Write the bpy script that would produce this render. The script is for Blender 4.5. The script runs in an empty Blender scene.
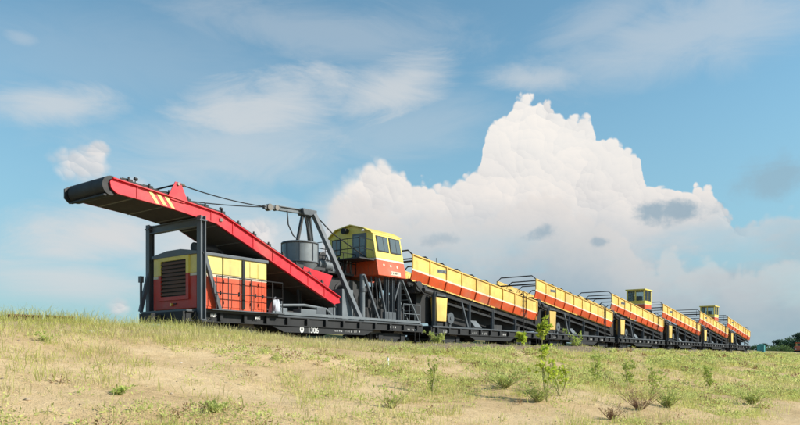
import bpy, math, random
import numpy as np
from mathutils import Vector, Matrix

random.seed(7); rng = np.random.default_rng(11)
scene = bpy.context.scene
col = scene.collection
R = math.radians

# ------------------------------------------------------------------ camera
# world: origin at the camera, X along the track (away), Y across it, Z up (metres)
FPX, CX, HY = 700.0, 400.0, 357.0          # focal length, centre column, horizon row in 800 px units
TH = math.atan((929 - CX) / FPX)            # angle between the view and the track
cT, sT = math.cos(TH), math.sin(TH)
cd = bpy.data.cameras.new('camera')
cam = bpy.data.objects.new('camera', cd); col.objects.link(cam)
cd.sensor_width = 36; cd.lens = FPX / 800 * 36; cd.shift_y = (HY - 212.5) / 800
cd.clip_start = 0.1; cd.clip_end = 20000
cam.location = (0, 0, 0); cam.rotation_euler = (R(90), 0, TH - R(90))
scene.camera = cam
scene.render.engine = 'CYCLES'
scene.cycles.max_bounces = 5; scene.cycles.diffuse_bounces = 3; scene.cycles.glossy_bounces = 2; scene.cycles.transmission_bounces = 3; scene.cycles.transparent_max_bounces = 6
scene.render.resolution_x, scene.render.resolution_y = 1024, 544

def ray(x, y):
    a = (x - CX) / FPX
    return np.array((cT + a * sT, sT - a * cT, (HY - y) / FPX))
def px_at(x, y, Y):
    d = ray(x, y); return d * (Y / d[1])

# ------------------------------------------------------------------ light
SUN = Vector((0.40, -0.74, 0.52)).normalized()
EXPOSURE = 0.45
vs = scene.view_settings
scene.display_settings.display_device = 'sRGB'
vs.view_transform = 'Standard'; vs.look = 'None'; vs.exposure = EXPOSURE; vs.gamma = 1.0; vs.use_curve_mapping = False
sl = bpy.data.lights.new('sun', 'SUN'); sl.energy = 4.2; sl.angle = R(0.5); sl.color = (1.0, 0.94, 0.84)
so = bpy.data.objects.new('sun', sl); col.objects.link(so)
so.rotation_euler = (-SUN).to_track_quat('-Z', 'Y').to_euler(); so.location = (0, -10, 30)

# ------------------------------------------------------------------ world: sky with clouds, fixed in world directions
W = bpy.data.worlds.new('World'); scene.world = W; W.use_nodes = True
WT = W.node_tree; WT.nodes.clear()
class NT:
    """small helper to write node graphs"""
    def __init__(s, tree): s.t = tree
    def new(s, typ, **kw):
        n = s.t.nodes.new(typ)
        for k, v in kw.items(): setattr(n, k, v)
        return n
    def put(s, sock, v):
        if isinstance(v, bpy.types.NodeSocket): s.t.links.new(v, sock)
        elif v is not None:
            if hasattr(sock, 'default_value'):
                if isinstance(v, (tuple, list)) and len(v) == 3 and sock.type == 'RGBA': v = (*v, 1)
                sock.default_value = v
    def m(s, op, a, b=None, c=None, clamp=False):
        n = s.new('ShaderNodeMath', operation=op, use_clamp=clamp)
        for i, v in enumerate((a, b, c)): s.put(n.inputs[i], v) if v is not None else None
        return n.outputs[0]
    def v(s, op, a, b=None, sc=None):
        n = s.new('ShaderNodeVectorMath', operation=op)
        s.put(n.inputs[0], a)
        if b is not None: s.put(n.inputs[1], b)
        if sc is not None: s.put(n.inputs['Scale'], sc)
        return n.outputs['Value'] if op in ('DOT_PRODUCT', 'LENGTH', 'DISTANCE') else n.outputs['Vector']
    def mix(s, f, a, b, blend='MIX'):
        n = s.new('ShaderNodeMix', data_type='RGBA', blend_type=blend)
        s.put(n.inputs[0], f); s.put(n.inputs[6], a); s.put(n.inputs[7], b)
        return n.outputs[2]
    def smooth(s, x, lo, hi, a=0.0, b=1.0):
        n = s.new('ShaderNodeMapRange', interpolation_type='SMOOTHSTEP')
        for i, v in enumerate((x, lo, hi, a, b)): s.put(n.inputs[i], v)
        return n.outputs[0]
    def lin(s, x, lo, hi, a=0.0, b=1.0):
        n = s.new('ShaderNodeMapRange')
        for i, v in enumerate((x, lo, hi, a, b)): s.put(n.inputs[i], v)
        return n.outputs[0]
    def noise(s, vec, scale, detail=4, rough=0.5, dist=0.0, dims='3D'):
        n = s.new('ShaderNodeTexNoise', noise_dimensions=dims)
        s.put(n.inputs['Vector'], vec); s.put(n.inputs['Scale'], scale)
        s.put(n.inputs['Detail'], detail); s.put(n.inputs['Roughness'], rough); s.put(n.inputs['Distortion'], dist)
        return n.outputs['Fac']
    def ramp(s, x, stops, interp='LINEAR'):
        n = s.new('ShaderNodeValToRGB'); s.put(n.inputs[0], x)
        cr = n.color_ramp; cr.interpolation = interp
        while len(cr.elements) < len(stops): cr.elements.new(0.5)
        for e, (p, c) in zip(cr.elements, stops): e.position = p; e.color = (*c, 1)
        return n.outputs[0]
    def curve(s, x, pts):
        n = s.new('ShaderNodeFloatCurve'); s.put(n.inputs['Value'], x)
        c = n.mapping.curves[0]
        n.mapping.extend = 'HORIZONTAL'
        c.points[0].location = pts[0]; c.points[1].location = pts[-1]
        for p in pts[1:-1]: c.points.new(*p)
        for p in c.points: p.handle_type = 'AUTO_CLAMPED'
        n.mapping.update()
        return n.outputs[0]

def srgb(r, g, b):
    return tuple(((c / 255) / 12.92 if c / 255 < 0.04045 else ((c / 255 + 0.055) / 1.055) ** 2.4) for c in (r, g, b))
def uv_of(x, y):                      # photo pixel -> (azimuth from the view axis, elevation) in degrees
    return math.degrees(math.atan((x - CX) / FPX)), math.degrees(math.atan((HY - y) / math.hypot(FPX, x - CX)))

SKY_STRENGTH = 0.1
def build_world():
    k = NT(WT)
    sky = k.new('ShaderNodeTexSky', sky_type='NISHITA'); sky.sun_disc = False
    sky.sun_elevation = math.asin(SUN.z); sky.sun_rotation = math.atan2(SUN.x, SUN.y)
    sky.air_density = 1.0; sky.dust_density = 0.6; sky.ozone_density = 2.0; sky.altitude = 100
    tc = k.new('ShaderNodeTexCoord'); D = tc.outputs['Generated']
    sep = k.new('ShaderNodeSeparateXYZ'); k.put(sep.inputs[0], D)
    a = k.v('DOT_PRODUCT', D, (sT, -cT, 0)); b = k.v('DOT_PRODUCT', D, (cT, sT, 0))
    U = k.m('MULTIPLY', k.m('ARCTAN2', a, b), 57.29578)
    V = k.m('MULTIPLY', k.m('ARCSINE', sep.outputs[2]), 57.29578)
    # distortion
    n1 = k.noise(D, 7.0, 4, 0.55); n2 = k.noise(D, 24.0, 5, 0.62)
    n3 = k.noise(k.v('ADD', D, (3.1, 1.7, 9.2)), 10.0, 5, 0.55)
    dU = k.m('MULTIPLY', k.m('SUBTRACT', n3, 0.5), 3.0)
    warp = k.new('ShaderNodeTexNoise'); k.put(warp.inputs['Vector'], D); warp.inputs['Scale'].default_value = 16.0; warp.inputs['Detail'].default_value = 4.0
    Dw = k.v('ADD', D, k.v('SCALE', k.v('SUBTRACT', warp.outputs['Color'], (0.5, 0.5, 0.5)), sc=0.035))
    LS = (sT * 0.6, -cT * 0.6, 0.8)                       # side of the sky the sunlight comes from, seen on the cloud
    bump = k.m('ADD', k.m('MULTIPLY', k.m('SUBTRACT', n1, 0.5), 1.2), k.m('MULTIPLY', k.m('SUBTRACT', n2, 0.5), 0.9)); rel = None
    for sc_, am, wt in ((15.0, .9, .50), (36.0, 1.15, .40), (90.0, .8, .24)):   # rounded lobes at three sizes
        vo = k.new('ShaderNodeTexVoronoi', feature='F1'); k.put(vo.inputs['Vector'], Dw); vo.inputs['Scale'].default_value = sc_
        bump = k.m('ADD', bump, k.m('MULTIPLY', k.m('SUBTRACT', 0.45, vo.outputs['Distance']), am))
        q = k.m('MULTIPLY', k.v('DOT_PRODUCT', k.v('SUBTRACT', Dw, vo.outputs['Position']), LS), sc_ * wt)
        rel = q if rel is None else k.m('ADD', rel, q)
    sky_c = k.mix(1.0, sky.outputs[0], (1.02, 1.34, 1.20), 'MULTIPLY')
    K = 1.0 / SKY_STRENGTH / 2 ** EXPOSURE
    def C(r, g, b_): return tuple(c * K for c in srgb(r, g, b_))
    out = k.mix(k.m('MULTIPLY', k.smooth(V, 25.0, 3.0), 0.70), sky_c, C(142, 181, 202))
    # thin wisps: (x, y, radius x, radius y, tilt, strength, edge)
    wn = k.noise(k.v('ADD', k.v('MULTIPLY', D, (1.0, 1.0, 3.2)), (0.35, 0.2, 0.0)), 6.5, 7, 0.66, 0.9)
    def ell(x, y, rx, ry, tilt):
        u0, v0 = uv_of(x, y); cu = math.cos(math.atan((x - CX) / FPX))
        rx = math.degrees(math.atan(rx / FPX)) * cu * cu; ry = math.degrees(math.atan(ry / FPX)) * cu
        du = k.m('SUBTRACT', k.m('ADD', U, k.m('MULTIPLY', dU, 0.5)), u0); dv = k.m('SUBTRACT', V, v0)
        ct, st = math.cos(R(tilt)), math.sin(R(tilt))
        p = k.m('DIVIDE', k.m('ADD', k.m('MULTIPLY', du, ct), k.m('MULTIPLY', dv, st)), rx)
        q = k.m('DIVIDE', k.m('SUBTRACT', k.m('MULTIPLY', dv, ct), k.m('MULTIPLY', du, st)), ry)
        return k.m('SQRT', k.m('ADD', k.m('MULTIPLY', p, p), k.m('MULTIPLY', q, q)))
    tot = None
    for (x, y, rx, ry, tilt, st, na) in ((262, 108, 140, 36, 14, .80, 1.8), (395, 88, 85, 34, 20, .80, 1.7), (235, 150, 170, 48, 4, .55, 1.4), (60, 103, 95, 24, 6, .72, 1.6),
                                         (530, 78, 70, 15, -4, .60, 1.6), (690, 32, 200, 44, 6, .48, 1.5), (605, 20, 90, 25, 12, .38, 1.6), (320, 32, 200, 32, -4, .32, 1.6),
                                         (105, 236, 135, 36, 4, 1.0, 1.3), (70, 280, 140, 26, -3, .8, 1.3), (225, 245, 150, 55, 0, .95, 1.0), (130, 205, 80, 26, 0, .70, 1.2),
                                         (20, 38, 26, 10, 0, .35, 1.2), (120, 60, 260, 60, 4, .16, 1.2), (400, 130, 120, 40, 10, .30, 1.2), (345, 215, 50, 34, 0, .75, 1.0)):
        r = ell(x, y, rx, ry, tilt)
        e = k.m('MULTIPLY', k.smooth(k.m('ADD', r, k.m('MULTIPLY', k.m('SUBTRACT', 0.5, wn), na)), 1.2, 0.1), st)
        tot = e if tot is None else k.m('MAXIMUM', tot, e)
    # wisps elsewhere in the sky, out of the photograph's frame
    gen = k.m('MULTIPLY', k.smooth(wn, 0.5, 0.75), k.m('MULTIPLY', k.smooth(k.m('ABSOLUTE', U), 34.0, 48.0), k.smooth(V, 3.0, 12.0)))
    tot = k.m('MAXIMUM', tot, k.m('MULTIPLY', gen, 0.55))
    out = k.mix(tot, out, C(214, 217, 219))
    # greyer patch to the right
    r = ell(775, 177, 48, 22, 6)
    e = k.m('MULTIPLY', k.smooth(k.m('ADD', r, k.m('ADD', k.m('MULTIPLY', k.m('SUBTRACT', 0.5, wn), 1.8), k.m('MULTIPLY', k.m('SUBTRACT', 0.5, n2), 1.6))), 1.15, 0.1), 0.6)
    out = k.mix(e, out, C(150, 175, 190))
    # small bright puffs on the left
    for (x, y, rx, ry) in ((78, 164, 33, 20), (98, 150, 14, 10), (122, 308, 17, 12), (135, 190, 18, 16), (258, 232, 26, 18)):
        r = ell(x, y, rx, ry, 0)
        e = k.m('MULTIPLY', k.smooth(k.m('SUBTRACT', r, k.m('MULTIPLY', bump, 0.34)), 1.05, 0.35), 0.85)
        out = k.mix(e, out, k.mix(k.smooth(rel, -0.35, 0.35), C(206, 209, 213), C(236, 231, 228)))
    # the cumulus bank: skyline of the cloud as a curve over azimuth
    pts = [(-60, 330), (300, 352), (318, 240), (330, 196), (342, 176), (356, 165), (380, 160), (400, 172), (418, 182), (446, 180), (466, 172),
           (478, 172), (486, 138), (497, 122), (510, 112), (522, 101), (545, 102), (556, 116), (574, 117), (590, 122), (600, 142), (622, 148), (638, 156), (645, 182), (672, 194), (690, 198), (696, 190), (708, 190),
           (722, 205), (742, 222), (758, 222), (766, 214), (800, 209)]
    cv = [(-34, 1)] + [uv_of(x, y) for x, y in pts if x > 0] + [(34, 13)]
    Un = k.lin(k.m('ADD', U, k.m('MULTIPLY', dU, 0.3)), -34, 34)
    h = k.m('MULTIPLY', k.curve(Un, [((u + 34) / 68, v / 40) for u, v in cv]), 40.0)
    away = k.smooth(k.m('ABSOLUTE', U), 32.0, 44.0)      # other cloud banks round the horizon, out of frame
    h = k.m('ADD', k.m('MULTIPLY', h, k.m('SUBTRACT', 1.0, away)), k.m('MULTIPLY', away, k.lin(k.noise(D, 2.2, 2), 0.3, 0.7, 0.0, 14.0)))
    f1 = k.m('ADD', k.m('ADD', k.m('SUBTRACT', h, V), bump), 0.35)
    edge = k.m('ADD', k.smooth(k.noise(k.v('ADD', D, (5.0, 2.0, 1.0)), 5.0, 2), 0.45, 0.68, 0.30, 1.3), k.smooth(U, -1.0, -6.0, 0.0, 2.5))
    a1 = k.smooth(f1, 0.0, edge)
    # shading: bright sunlit crowns, blue-grey lower down; relief from the lumps, lit from the right
    soft = k.m('SUBTRACT', k.noise(D, 5.0, 6, 0.6), 0.5)
    depth = k.m('ADD', k.m('MULTIPLY', k.m('SUBTRACT', 15.0, V), 1.1), k.m('MULTIPLY', soft, 8.0))
    shade = k.ramp(k.lin(depth, -3.0, 14.0), [(0.0, C(248, 243, 237)), (0.32, C(240, 234, 229)), (0.45, C(219, 218, 218)), (0.60, C(191, 200, 206)), (0.78, C(166, 185, 197)), (1.0, C(156, 180, 193))])
    lit = k.m('MULTIPLY', rel, k.m('MULTIPLY', k.m('MAXIMUM', k.smooth(V, 8.5, 14.0, 0.08, 0.72), k.smooth(f1, 1.6, 0.2, 0.0, 0.7)), k.smooth(k.noise(D, 9.0, 2), 0.3, 0.6, 0.35, 1.0)))
    shade = k.mix(1.0, shade, k.ramp(k.lin(lit, -0.6, 0.6), [(0, (.72, .75, .80)), (.45, (.95, .96, .97)), (.65, (1.02, 1.01, 1.0)), (1, (1.10, 1.08, 1.05))]), 'MULTIPLY')
    thin = k.m('MULTIPLY', k.smooth(k.noise(k.v('MULTIPLY', D, (1, 1, 3.0)), 4.5, 5, 0.6), 0.42, 0.68), k.smooth(V, 12.0, 7.0))
    out = k.mix(k.m('MULTIPLY', a1, k.m('SUBTRACT', 0.97, k.m('MULTIPLY', thin, 0.75))), out, shade)
    # nearer lower crowns inside the bank
    pts2 = [(300, 380), (335, 200), (360, 196), (410, 215), (440, 205), (480, 214), (540, 190), (580, 205), (620, 232), (650, 262), (668, 250), (690, 262), (712, 248), (735, 268), (760, 262), (800, 250)]
    cv2 = [(-34, -8)] + [uv_of(x, y) for x, y in pts2] + [(34, -8)]
    h2 = k.m('SUBTRACT', k.m('MULTIPLY', k.curve(Un, [((u + 34) / 68, (v + 10) / 50) for u, v in cv2]), 50.0), 10.0)
    f2 = k.m('ADD', k.m('SUBTRACT', h2, V), k.m('MULTIPLY', bump, 1.1))
    a2 = k.m('MULTIPLY', k.smooth(f2, -0.1, 0.8), k.smooth(f2, 7.0, 1.0))
    out = k.mix(k.m('MULTIPLY', a2, 0.38), out, C(226, 219, 214))
    # blue-grey scraps in front of it
    for (x, y, rx, ry, st) in ((671, 211, 40, 13, .8), (545, 233, 20, 9, .65), (601, 242, 14, 6, .6), (445, 238, 24, 9, .4)):
        r = ell(x, y, rx, ry, 4)
        e = k.m('MULTIPLY', k.smooth(k.m('ADD', r, k.m('ADD', k.m('MULTIPLY', k.m('SUBTRACT', 0.5, n2), 2.6), k.m('MULTIPLY', k.m('SUBTRACT', 0.5, wn), 1.6))), 1.15, 0.30), st)
        out = k.mix(e, out, C(140, 168, 186))
    # horizon haze
    hz = k.m('MULTIPLY', k.smooth(V, 7.0, -1.0), 0.40)
    out = k.mix(hz, out, C(160, 186, 198))
    bg = k.new('ShaderNodeBackground'); k.put(bg.inputs[0], out); bg.inputs[1].default_value = SKY_STRENGTH
    wo = k.new('ShaderNodeOutputWorld'); WT.links.new(bg.outputs[0], wo.inputs[0])
build_world()

# ------------------------------------------------------------------ materials
MATS = {}
def material(name):
    m = bpy.data.materials.new(name); m.use_nodes = True; m.node_tree.nodes.clear()
    k = NT(m.node_tree)
    o = k.new('ShaderNodeOutputMaterial'); p = k.new('ShaderNodeBsdfPrincipled')
    m.node_tree.links.new(p.outputs[0], o.inputs[0]); MATS[name] = m
    return m, k, p, o
def paint(name, c, rough=0.45, grime=0.35, dirt=(0.16, 0.11, 0.07), metal=0.0, scale=1.0, fade=0.0):
    """painted steel: faded and dusty in patches with its own stains"""
    m, k, p, o = material(name)
    g = k.new('ShaderNodeNewGeometry'); pos = g.outputs['Position']
    a = k.noise(pos, 1.3 * scale, 6, 0.62); b = k.noise(k.v('MULTIPLY', pos, (6, 6, 0.55)), 1.6 * scale, 4, 0.6); s = k.noise(pos, 14 * scale, 3, 0.6)
    base = k.mix(k.smooth(a, 0.35, 0.7), tuple(x * 0.88 for x in c), tuple(min(1, x * 1.08 + fade) for x in c))
    st = k.m('MULTIPLY', k.smooth(b, 0.52, 0.78), grime)
    base = k.mix(st, base, dirt)
    base = k.mix(k.m('MULTIPLY', k.smooth(s, 0.62, 0.75), grime * 0.6), base, tuple(x * 0.5 for x in dirt))
    dust = k.m('MULTIPLY', k.smooth(k.noise(k.v('ADD', pos, (7.0, 3.0, 1.0)), 0.55, 5, 0.65), 0.46, 0.72), min(.45, grime * 0.75))
    base = k.mix(dust, base, (0.36, 0.29, 0.21) if max(c) > .3 else tuple(x * 2.0 for x in c))
    oi = k.new('ShaderNodeObjectInfo'); vv = k.lin(oi.outputs['Random'], 0, 1, 0.86, 1.07)
    base = k.mix(1.0, base, k.v('SCALE', (1.0, 1.0, 1.0), sc=vv), 'MULTIPLY')
    k.put(p.inputs['Base Color'], base); k.put(p.inputs['Roughness'], k.lin(a, 0.3, 0.7, rough - 0.08, rough + 0.15)); p.inputs['Metallic'].default_value = metal
    bm = k.new('ShaderNodeBump'); bm.inputs['Strength'].default_value = 0.12; bm.inputs['Distance'].default_value = 0.03
    k.put(bm.inputs['Height'], k.noise(pos, 2.2, 3)); k.put(p.inputs['Normal'], bm.outputs[0])
    return m
YELLOW = paint('yellow_paint', (0.83, 0.545, 0.13), grime=0.42, fade=0.02)
HOUSEY = paint('house_yellow_paint', (0.80, 0.66, 0.20), grime=0.26)
SHADED_RED = paint('end_wall_shaded_red', (0.50, 0.030, 0.016), grime=0.3)  # house orange deepened: shade of the end face put into the colour
YELLOW2 = paint('cab_yellow_paint', (0.78, 0.63, 0.12), grime=0.26)
CREAM = paint('cream_stripe_paint', (0.74, 0.66, 0.50), grime=0.25)
ORANGE = paint('orange_paint', (0.66, 0.085, 0.016), grime=0.50)
REDBOX = paint('house_orange_paint', (0.70, 0.075, 0.016), grime=0.25)
RED = paint('red_paint', (0.70, 0.010, 0.028), rough=0.42, grime=0.28, dirt=(0.20, .04, .03))
GREY = paint('grey_paint', (0.088, 0.102, 0.118), grime=0.35, dirt=(0.10, 0.08, 0.06))
LGREY = paint('light_grey_paint', (0.150, 0.172, 0.19), grime=0.35, dirt=(0.14, 0.11, 0.09))
BLACK = paint('black_frame_paint', (0.010, 0.011, 0.013), rough=0.65, grime=0.3, dirt=(0.035, 0.028, 0.022))
RUBBER = paint('belt_rubber', (0.018, 0.018, 0.020), rough=0.6, grime=0.5, dirt=(0.05, 0.042, 0.035))
STEEL = paint('worn_steel', (0.20, 0.18, 0.16), rough=0.4, grime=0.5, metal=0.6, dirt=(0.12, 0.07, 0.04))
RUST = paint('rusty_steel', (0.13, 0.065, 0.04), rough=0.8, grime=0.5)
WHITE = paint('white_paint', (0.74, 0.74, 0.72), grime=0.2)
CANVAS = paint('white_canvas', (0.45, 0.47, 0.52), rough=0.9, grime=0.25)
TEAL = paint('teal_paint', (0.06, 0.30, 0.30), grime=0.3)
CONCRETE = paint('sleeper_timber', (0.10, 0.08, 0.065), rough=0.9, grime=0.5)
MACHINE = paint('greasy_machinery', (0.03, 0.031, 0.034), rough=0.5, grime=0.6, dirt=(0.09, 0.07, 0.05))
def glass(name, c):
    m, k, p, o = material(name); p.inputs['Base Color'].default_value = (*c, 1); p.inputs['Roughness'].default_value = 0.08
    p.inputs['IOR'].default_value = 1.5; p.inputs['Specular IOR Level'].default_value = 0.8
    return m
GLASS = glass('window_glass', (0.10, 0.12, 0.125)); LAMP = glass('amber_lamp_glass', (0.75, 0.42, 0.05))

# ------------------------------------------------------------------ mesh builder
class MB:
    def __init__(s): s.v = []; s.f = []
    def add(s, vs_, fs):
        b = len(s.v); s.v += [tuple(map(float, q)) for q in vs_]; s.f += [tuple(b + i for i in f) for f in fs]; return s
    def box(s, x0, x1, y0, y1, z0, z1):
        return s.add([(x0, y0, z0), (x1, y0, z0), (x1, y1, z0), (x0, y1, z0), (x0, y0, z1), (x1, y0, z1), (x1, y1, z1), (x0, y1, z1)],
                     [(0, 3, 2, 1), (4, 5, 6, 7), (0, 1, 5, 4), (1, 2, 6, 5), (2, 3, 7, 6), (3, 0, 4, 7)])
    def beam(s, p, q, w, h, up=(0, 0, 1)):
        p, q = Vector(p), Vector(q); d = (q - p).normalized(); up = Vector(up)
        if abs(d.dot(up)) > 0.97: up = Vector((1, 0, 0))
        sd = d.cross(up).normalized() * (w / 2); u = sd.cross(d).normalized() * (h / 2)
        vs_ = [p - sd - u, p + sd - u, p + sd + u, p - sd + u, q - sd - u, q + sd - u, q + sd + u, q - sd + u]
        return s.add(vs_, [(0, 1, 2, 3), (7, 6, 5, 4), (0, 4, 5, 1), (1, 5, 6, 2), (2, 6, 7, 3), (3, 7, 4, 0)])
    def ibeam(s, p, q, w, h, t=0.03, up=(0, 0, 1)):
        """rolled section: two flanges and a web"""
        p, q = Vector(p), Vector(q); d = (q - p).normalized(); up = Vector(up)
        if abs(d.dot(up)) > 0.97: up = Vector((1, 0, 0))
        sd = d.cross(up).normalized(); u = sd.cross(d).normalized()
        o = u * (h / 2 - t / 2)
        s.beam(p + o, q + o, w, t, u); s.beam(p - o, q - o, w, t, u)
        return s.beam(p, q, t, h - 2 * t, u)
    def cyl(s, p, q, r0, r1=None, n=12, caps=True):
        r1 = r0 if r1 is None else r1
        p, q = Vector(p), Vector(q); d = (q - p).normalized()
        a = d.orthogonal().normalized(); b = d.cross(a)
        vs_ = []
        for i in range(n):
            t = 2 * math.pi * i / n; e = a * math.cos(t) + b * math.sin(t)
            vs_ += [p + e * r0, q + e * r1]
        fs = [(2 * i, (2 * i + 2) % (2 * n), (2 * i + 3) % (2 * n), 2 * i + 1) for i in range(n)]
        if caps: fs += [tuple(2 * i for i in reversed(range(n))), tuple(2 * i + 1 for i in range(n))]
        return s.add(vs_, fs)
    def tube(s, pts, r, n=6):
        pts = [Vector(p) for p in pts]; rs = r if isinstance(r, (list, tuple)) else [r] * len(pts)
        vs_ = []; a = None
        for i, p in enumerate(pts):
            d = (pts[min(i + 1, len(pts) - 1)] - pts[max(i - 1, 0)]).normalized()
            a = d.orthogonal().normalized() if a is None else (a - d * a.dot(d)).normalized()
            b = d.cross(a)
            for j in range(n):
                t = 2 * math.pi * j / n; vs_.append(p + (a * math.cos(t) + b * math.sin(t)) * rs[i])
        fs = []
        for i in range(len(pts) - 1):
            for j in range(n): fs.append((i * n + j, i * n + (j + 1) % n, (i + 1) * n + (j + 1) % n, (i + 1) * n + j))
        fs += [tuple(reversed(range(n))), tuple((len(pts) - 1) * n + j for j in range(n))]
        return s.add(vs_, fs)
    def prism_y(s, poly, y0, y1):           # outline in (x, z)
        n = len(poly)
        return s.add([(x, y0, z) for x, z in poly] + [(x, y1, z) for x, z in poly],
                     [tuple(range(n)), tuple(reversed(range(n, 2 * n)))] + [(i, n + i, n + (i + 1) % n, (i + 1) % n) for i in range(n)])
    def prism_x(s, poly, x0, x1):           # outline in (y, z)
        n = len(poly)
        return s.add([(x0, y, z) for y, z in poly] + [(x1, y, z) for y, z in poly],
                     [tuple(reversed(range(n))), tuple(range(n, 2 * n))] + [(i, (i + 1) % n, n + (i + 1) % n, n + i) for i in range(n)])
    def slab(s, a, b, c, d, t):             # a quad with thickness t along its normal
        a, b, c, d = map(Vector, (a, b, c, d)); nrm = (b - a).cross(d - a).normalized() * t
        q = [a, b, c, d]; return s.add(q + [p - nrm for p in q], [(0, 1, 2, 3), (7, 6, 5, 4)] + [(i, 4 + i, 4 + (i + 1) % 4, (i + 1) % 4) for i in range(4)])
    def build(s, name, mat, parent=None, smooth=False, bevel=0.0, org=None):
        if org is None: org = ORG.get(parent, (0, 0, 0)) if parent is not None else (0, 0, 0)
        me = bpy.data.meshes.new(name)
        me.from_pydata([(x - org[0], y - org[1], z - org[2]) for x, y, z in s.v], [], s.f); me.update()
        me.materials.append(mat)
        if smooth:
            me.polygons.foreach_set('use_smooth', [True] * len(me.polygons))
            me.set_sharp_from_angle(angle=R(40))
        o = bpy.data.objects.new(name, me); col.objects.link(o)
        if bevel:
            b = o.modifiers.new('bevel', 'BEVEL'); b.width = bevel; b.segments = 2; b.limit_method = 'ANGLE'
        if parent is not None: o.parent = parent; ORG[o] = org
        return o
ORG = {}
def thing(name, label, cat, org, group=None):
    o = bpy.data.objects.new(name, None); col.objects.link(o); o.location = org; o.empty_display_size = 0.5
    o['label'] = label; o['category'] = cat
    if group: o['group'] = group
    ORG[o] = org
    return o
def tag(o, label, cat, group=None):
    o['label'] = label; o['category'] = cat
    if group: o['group'] = group
    return o
def kids(o): return [c for c in bpy.data.objects if c.parent == o]
def copy_tree(src, loc):
    tree = {}
    for o in bpy.data.objects: tree.setdefault(o.parent, []).append(o)
    def rec(o, parent):
        c = o.copy(); col.objects.link(c); c.parent = parent
        for ch in tree.get(o, []): rec(ch, c)
        return c
    c = rec(src, None); c.location = loc; return c
def text_mesh(txt, size):
    cu = bpy.data.curves.new('lettering', 'FONT'); cu.body = txt; cu.size = size; cu.extrude = 0.004; cu.offset = size * .012
    t = bpy.data.objects.new('lettering', cu); col.objects.link(t)
    bpy.context.view_layer.update()
    me = bpy.data.meshes.new_from_object(t.evaluated_get(bpy.context.evaluated_depsgraph_get()))
    bpy.data.objects.remove(t); bpy.data.curves.remove(cu)
    return me
def lettering(txt, size, at, mat, parent):
    me = text_mesh(txt, size); me.materials.clear(); me.materials.append(mat)
    o = bpy.data.objects.new('lettering', me); col.objects.link(o); o.parent = parent
    g = ORG[parent]; o.location = (at[0] - g[0], at[1] - g[1], at[2] - g[2]); o.rotation_euler = (R(90), 0, 0); ORG[o] = g
    return o

# ------------------------------------------------------------------ ground
def vnoise(x, y, seed=0):
    x = np.asarray(x, float); y = np.asarray(y, float)
    xi = np.floor(x).astype(np.int64); yi = np.floor(y).astype(np.int64); fx = x - xi; fy = y - yi
    fx = fx * fx * (3 - 2 * fx); fy = fy * fy * (3 - 2 * fy)
    def h(a, b):
        n = (a * 374761393 + b * 668265263 + seed * 982451653) & 0xffffffff
        n = ((n ^ (n >> 13)) * 1274126177) & 0xffffffff
        return ((n ^ (n >> 16)) & 0xffff) / 65535.0
    return (h(xi, yi) * (1 - fx) + h(xi + 1, yi) * fx) * (1 - fy) + (h(xi, yi + 1) * (1 - fx) + h(xi + 1, yi + 1) * fx) * fy
def fbm(x, y, oct=4, seed=0):
    t = 0; a = 0.5; s = 0
    for i in range(oct): t = t + a * vnoise(np.asarray(x) * 2 ** i, np.asarray(y) * 2 ** i, seed + i); s += a; a *= 0.5
    return t / s
RAILZ = 0.55; YC = 23.3; N = 21.8
PROF_Y = [-4000, -60, -8, 2, 6, 11, 15.2, 16.4, 18.5, 20.3, 21.0, 26, 27.8, 30, 33, 60, 400, 8000]
PROF_Z = [-2.4, -2.0, -1.75, -1.62, -1.05, -0.18, 0.64, 0.78, 0.72, 0.40, 0.14, 0.14, 0.6, 1.45, 1.4, -0.6, -1.6, -1.6]
def ground_z(s, Y):
    s = np.asarray(s, float); Y = np.asarray(Y, float)
    z = np.interp(Y, PROF_Y, PROF_Z)
    z = z + (0.09 - 0.30 * np.clip((s - 9) / 9, 0, 1)) * np.clip((Y - 9) / 6, 0, 1) * np.clip((20.5 - Y) / 2, 0, 1)
    w = np.clip((Y + 12) / 8, 0, 1) * np.clip((20 - Y) / 4, 0, 1)
    far = np.clip((abs(s) - 300) / 200, 0, 1)
    z = z + w * (1 - far) * ((fbm(s / 4.0, Y / 3.0, 3, 3) - 0.5) * 0.34 + (fbm(s / 0.9, Y / 0.9, 3, 9) - 0.5) * 0.09)
    return z
def hit(x, y):
    """where the photo pixel's ray meets the ground"""
    t = np.linspace(3, 90, 6000); i = 0
    while True:
        d = ray(x, y); p = d[None] * t[:, None]; g = ground_z(p[:, 0], p[:, 1]); i = int(np.argmax((p[:, 2] < g) & (p[:, 1] < 17.5)))
        if i > 0: break
        y += 0.5
    return (float(p[i, 0]), float(p[i, 1]), float(g[i])), float(t[i])
def axis(lo, hi, step, ext):
    a = list(np.arange(lo, hi + 1e-6, step)); s = step
    while a[-1] < ext: s *= 1.25; a.append(a[-1] + s)
    s = step; b = []; x = lo
    while x > -ext: s *= 1.25; x -= s; b.append(x)
    return np.array(b[::-1] + a)
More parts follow.
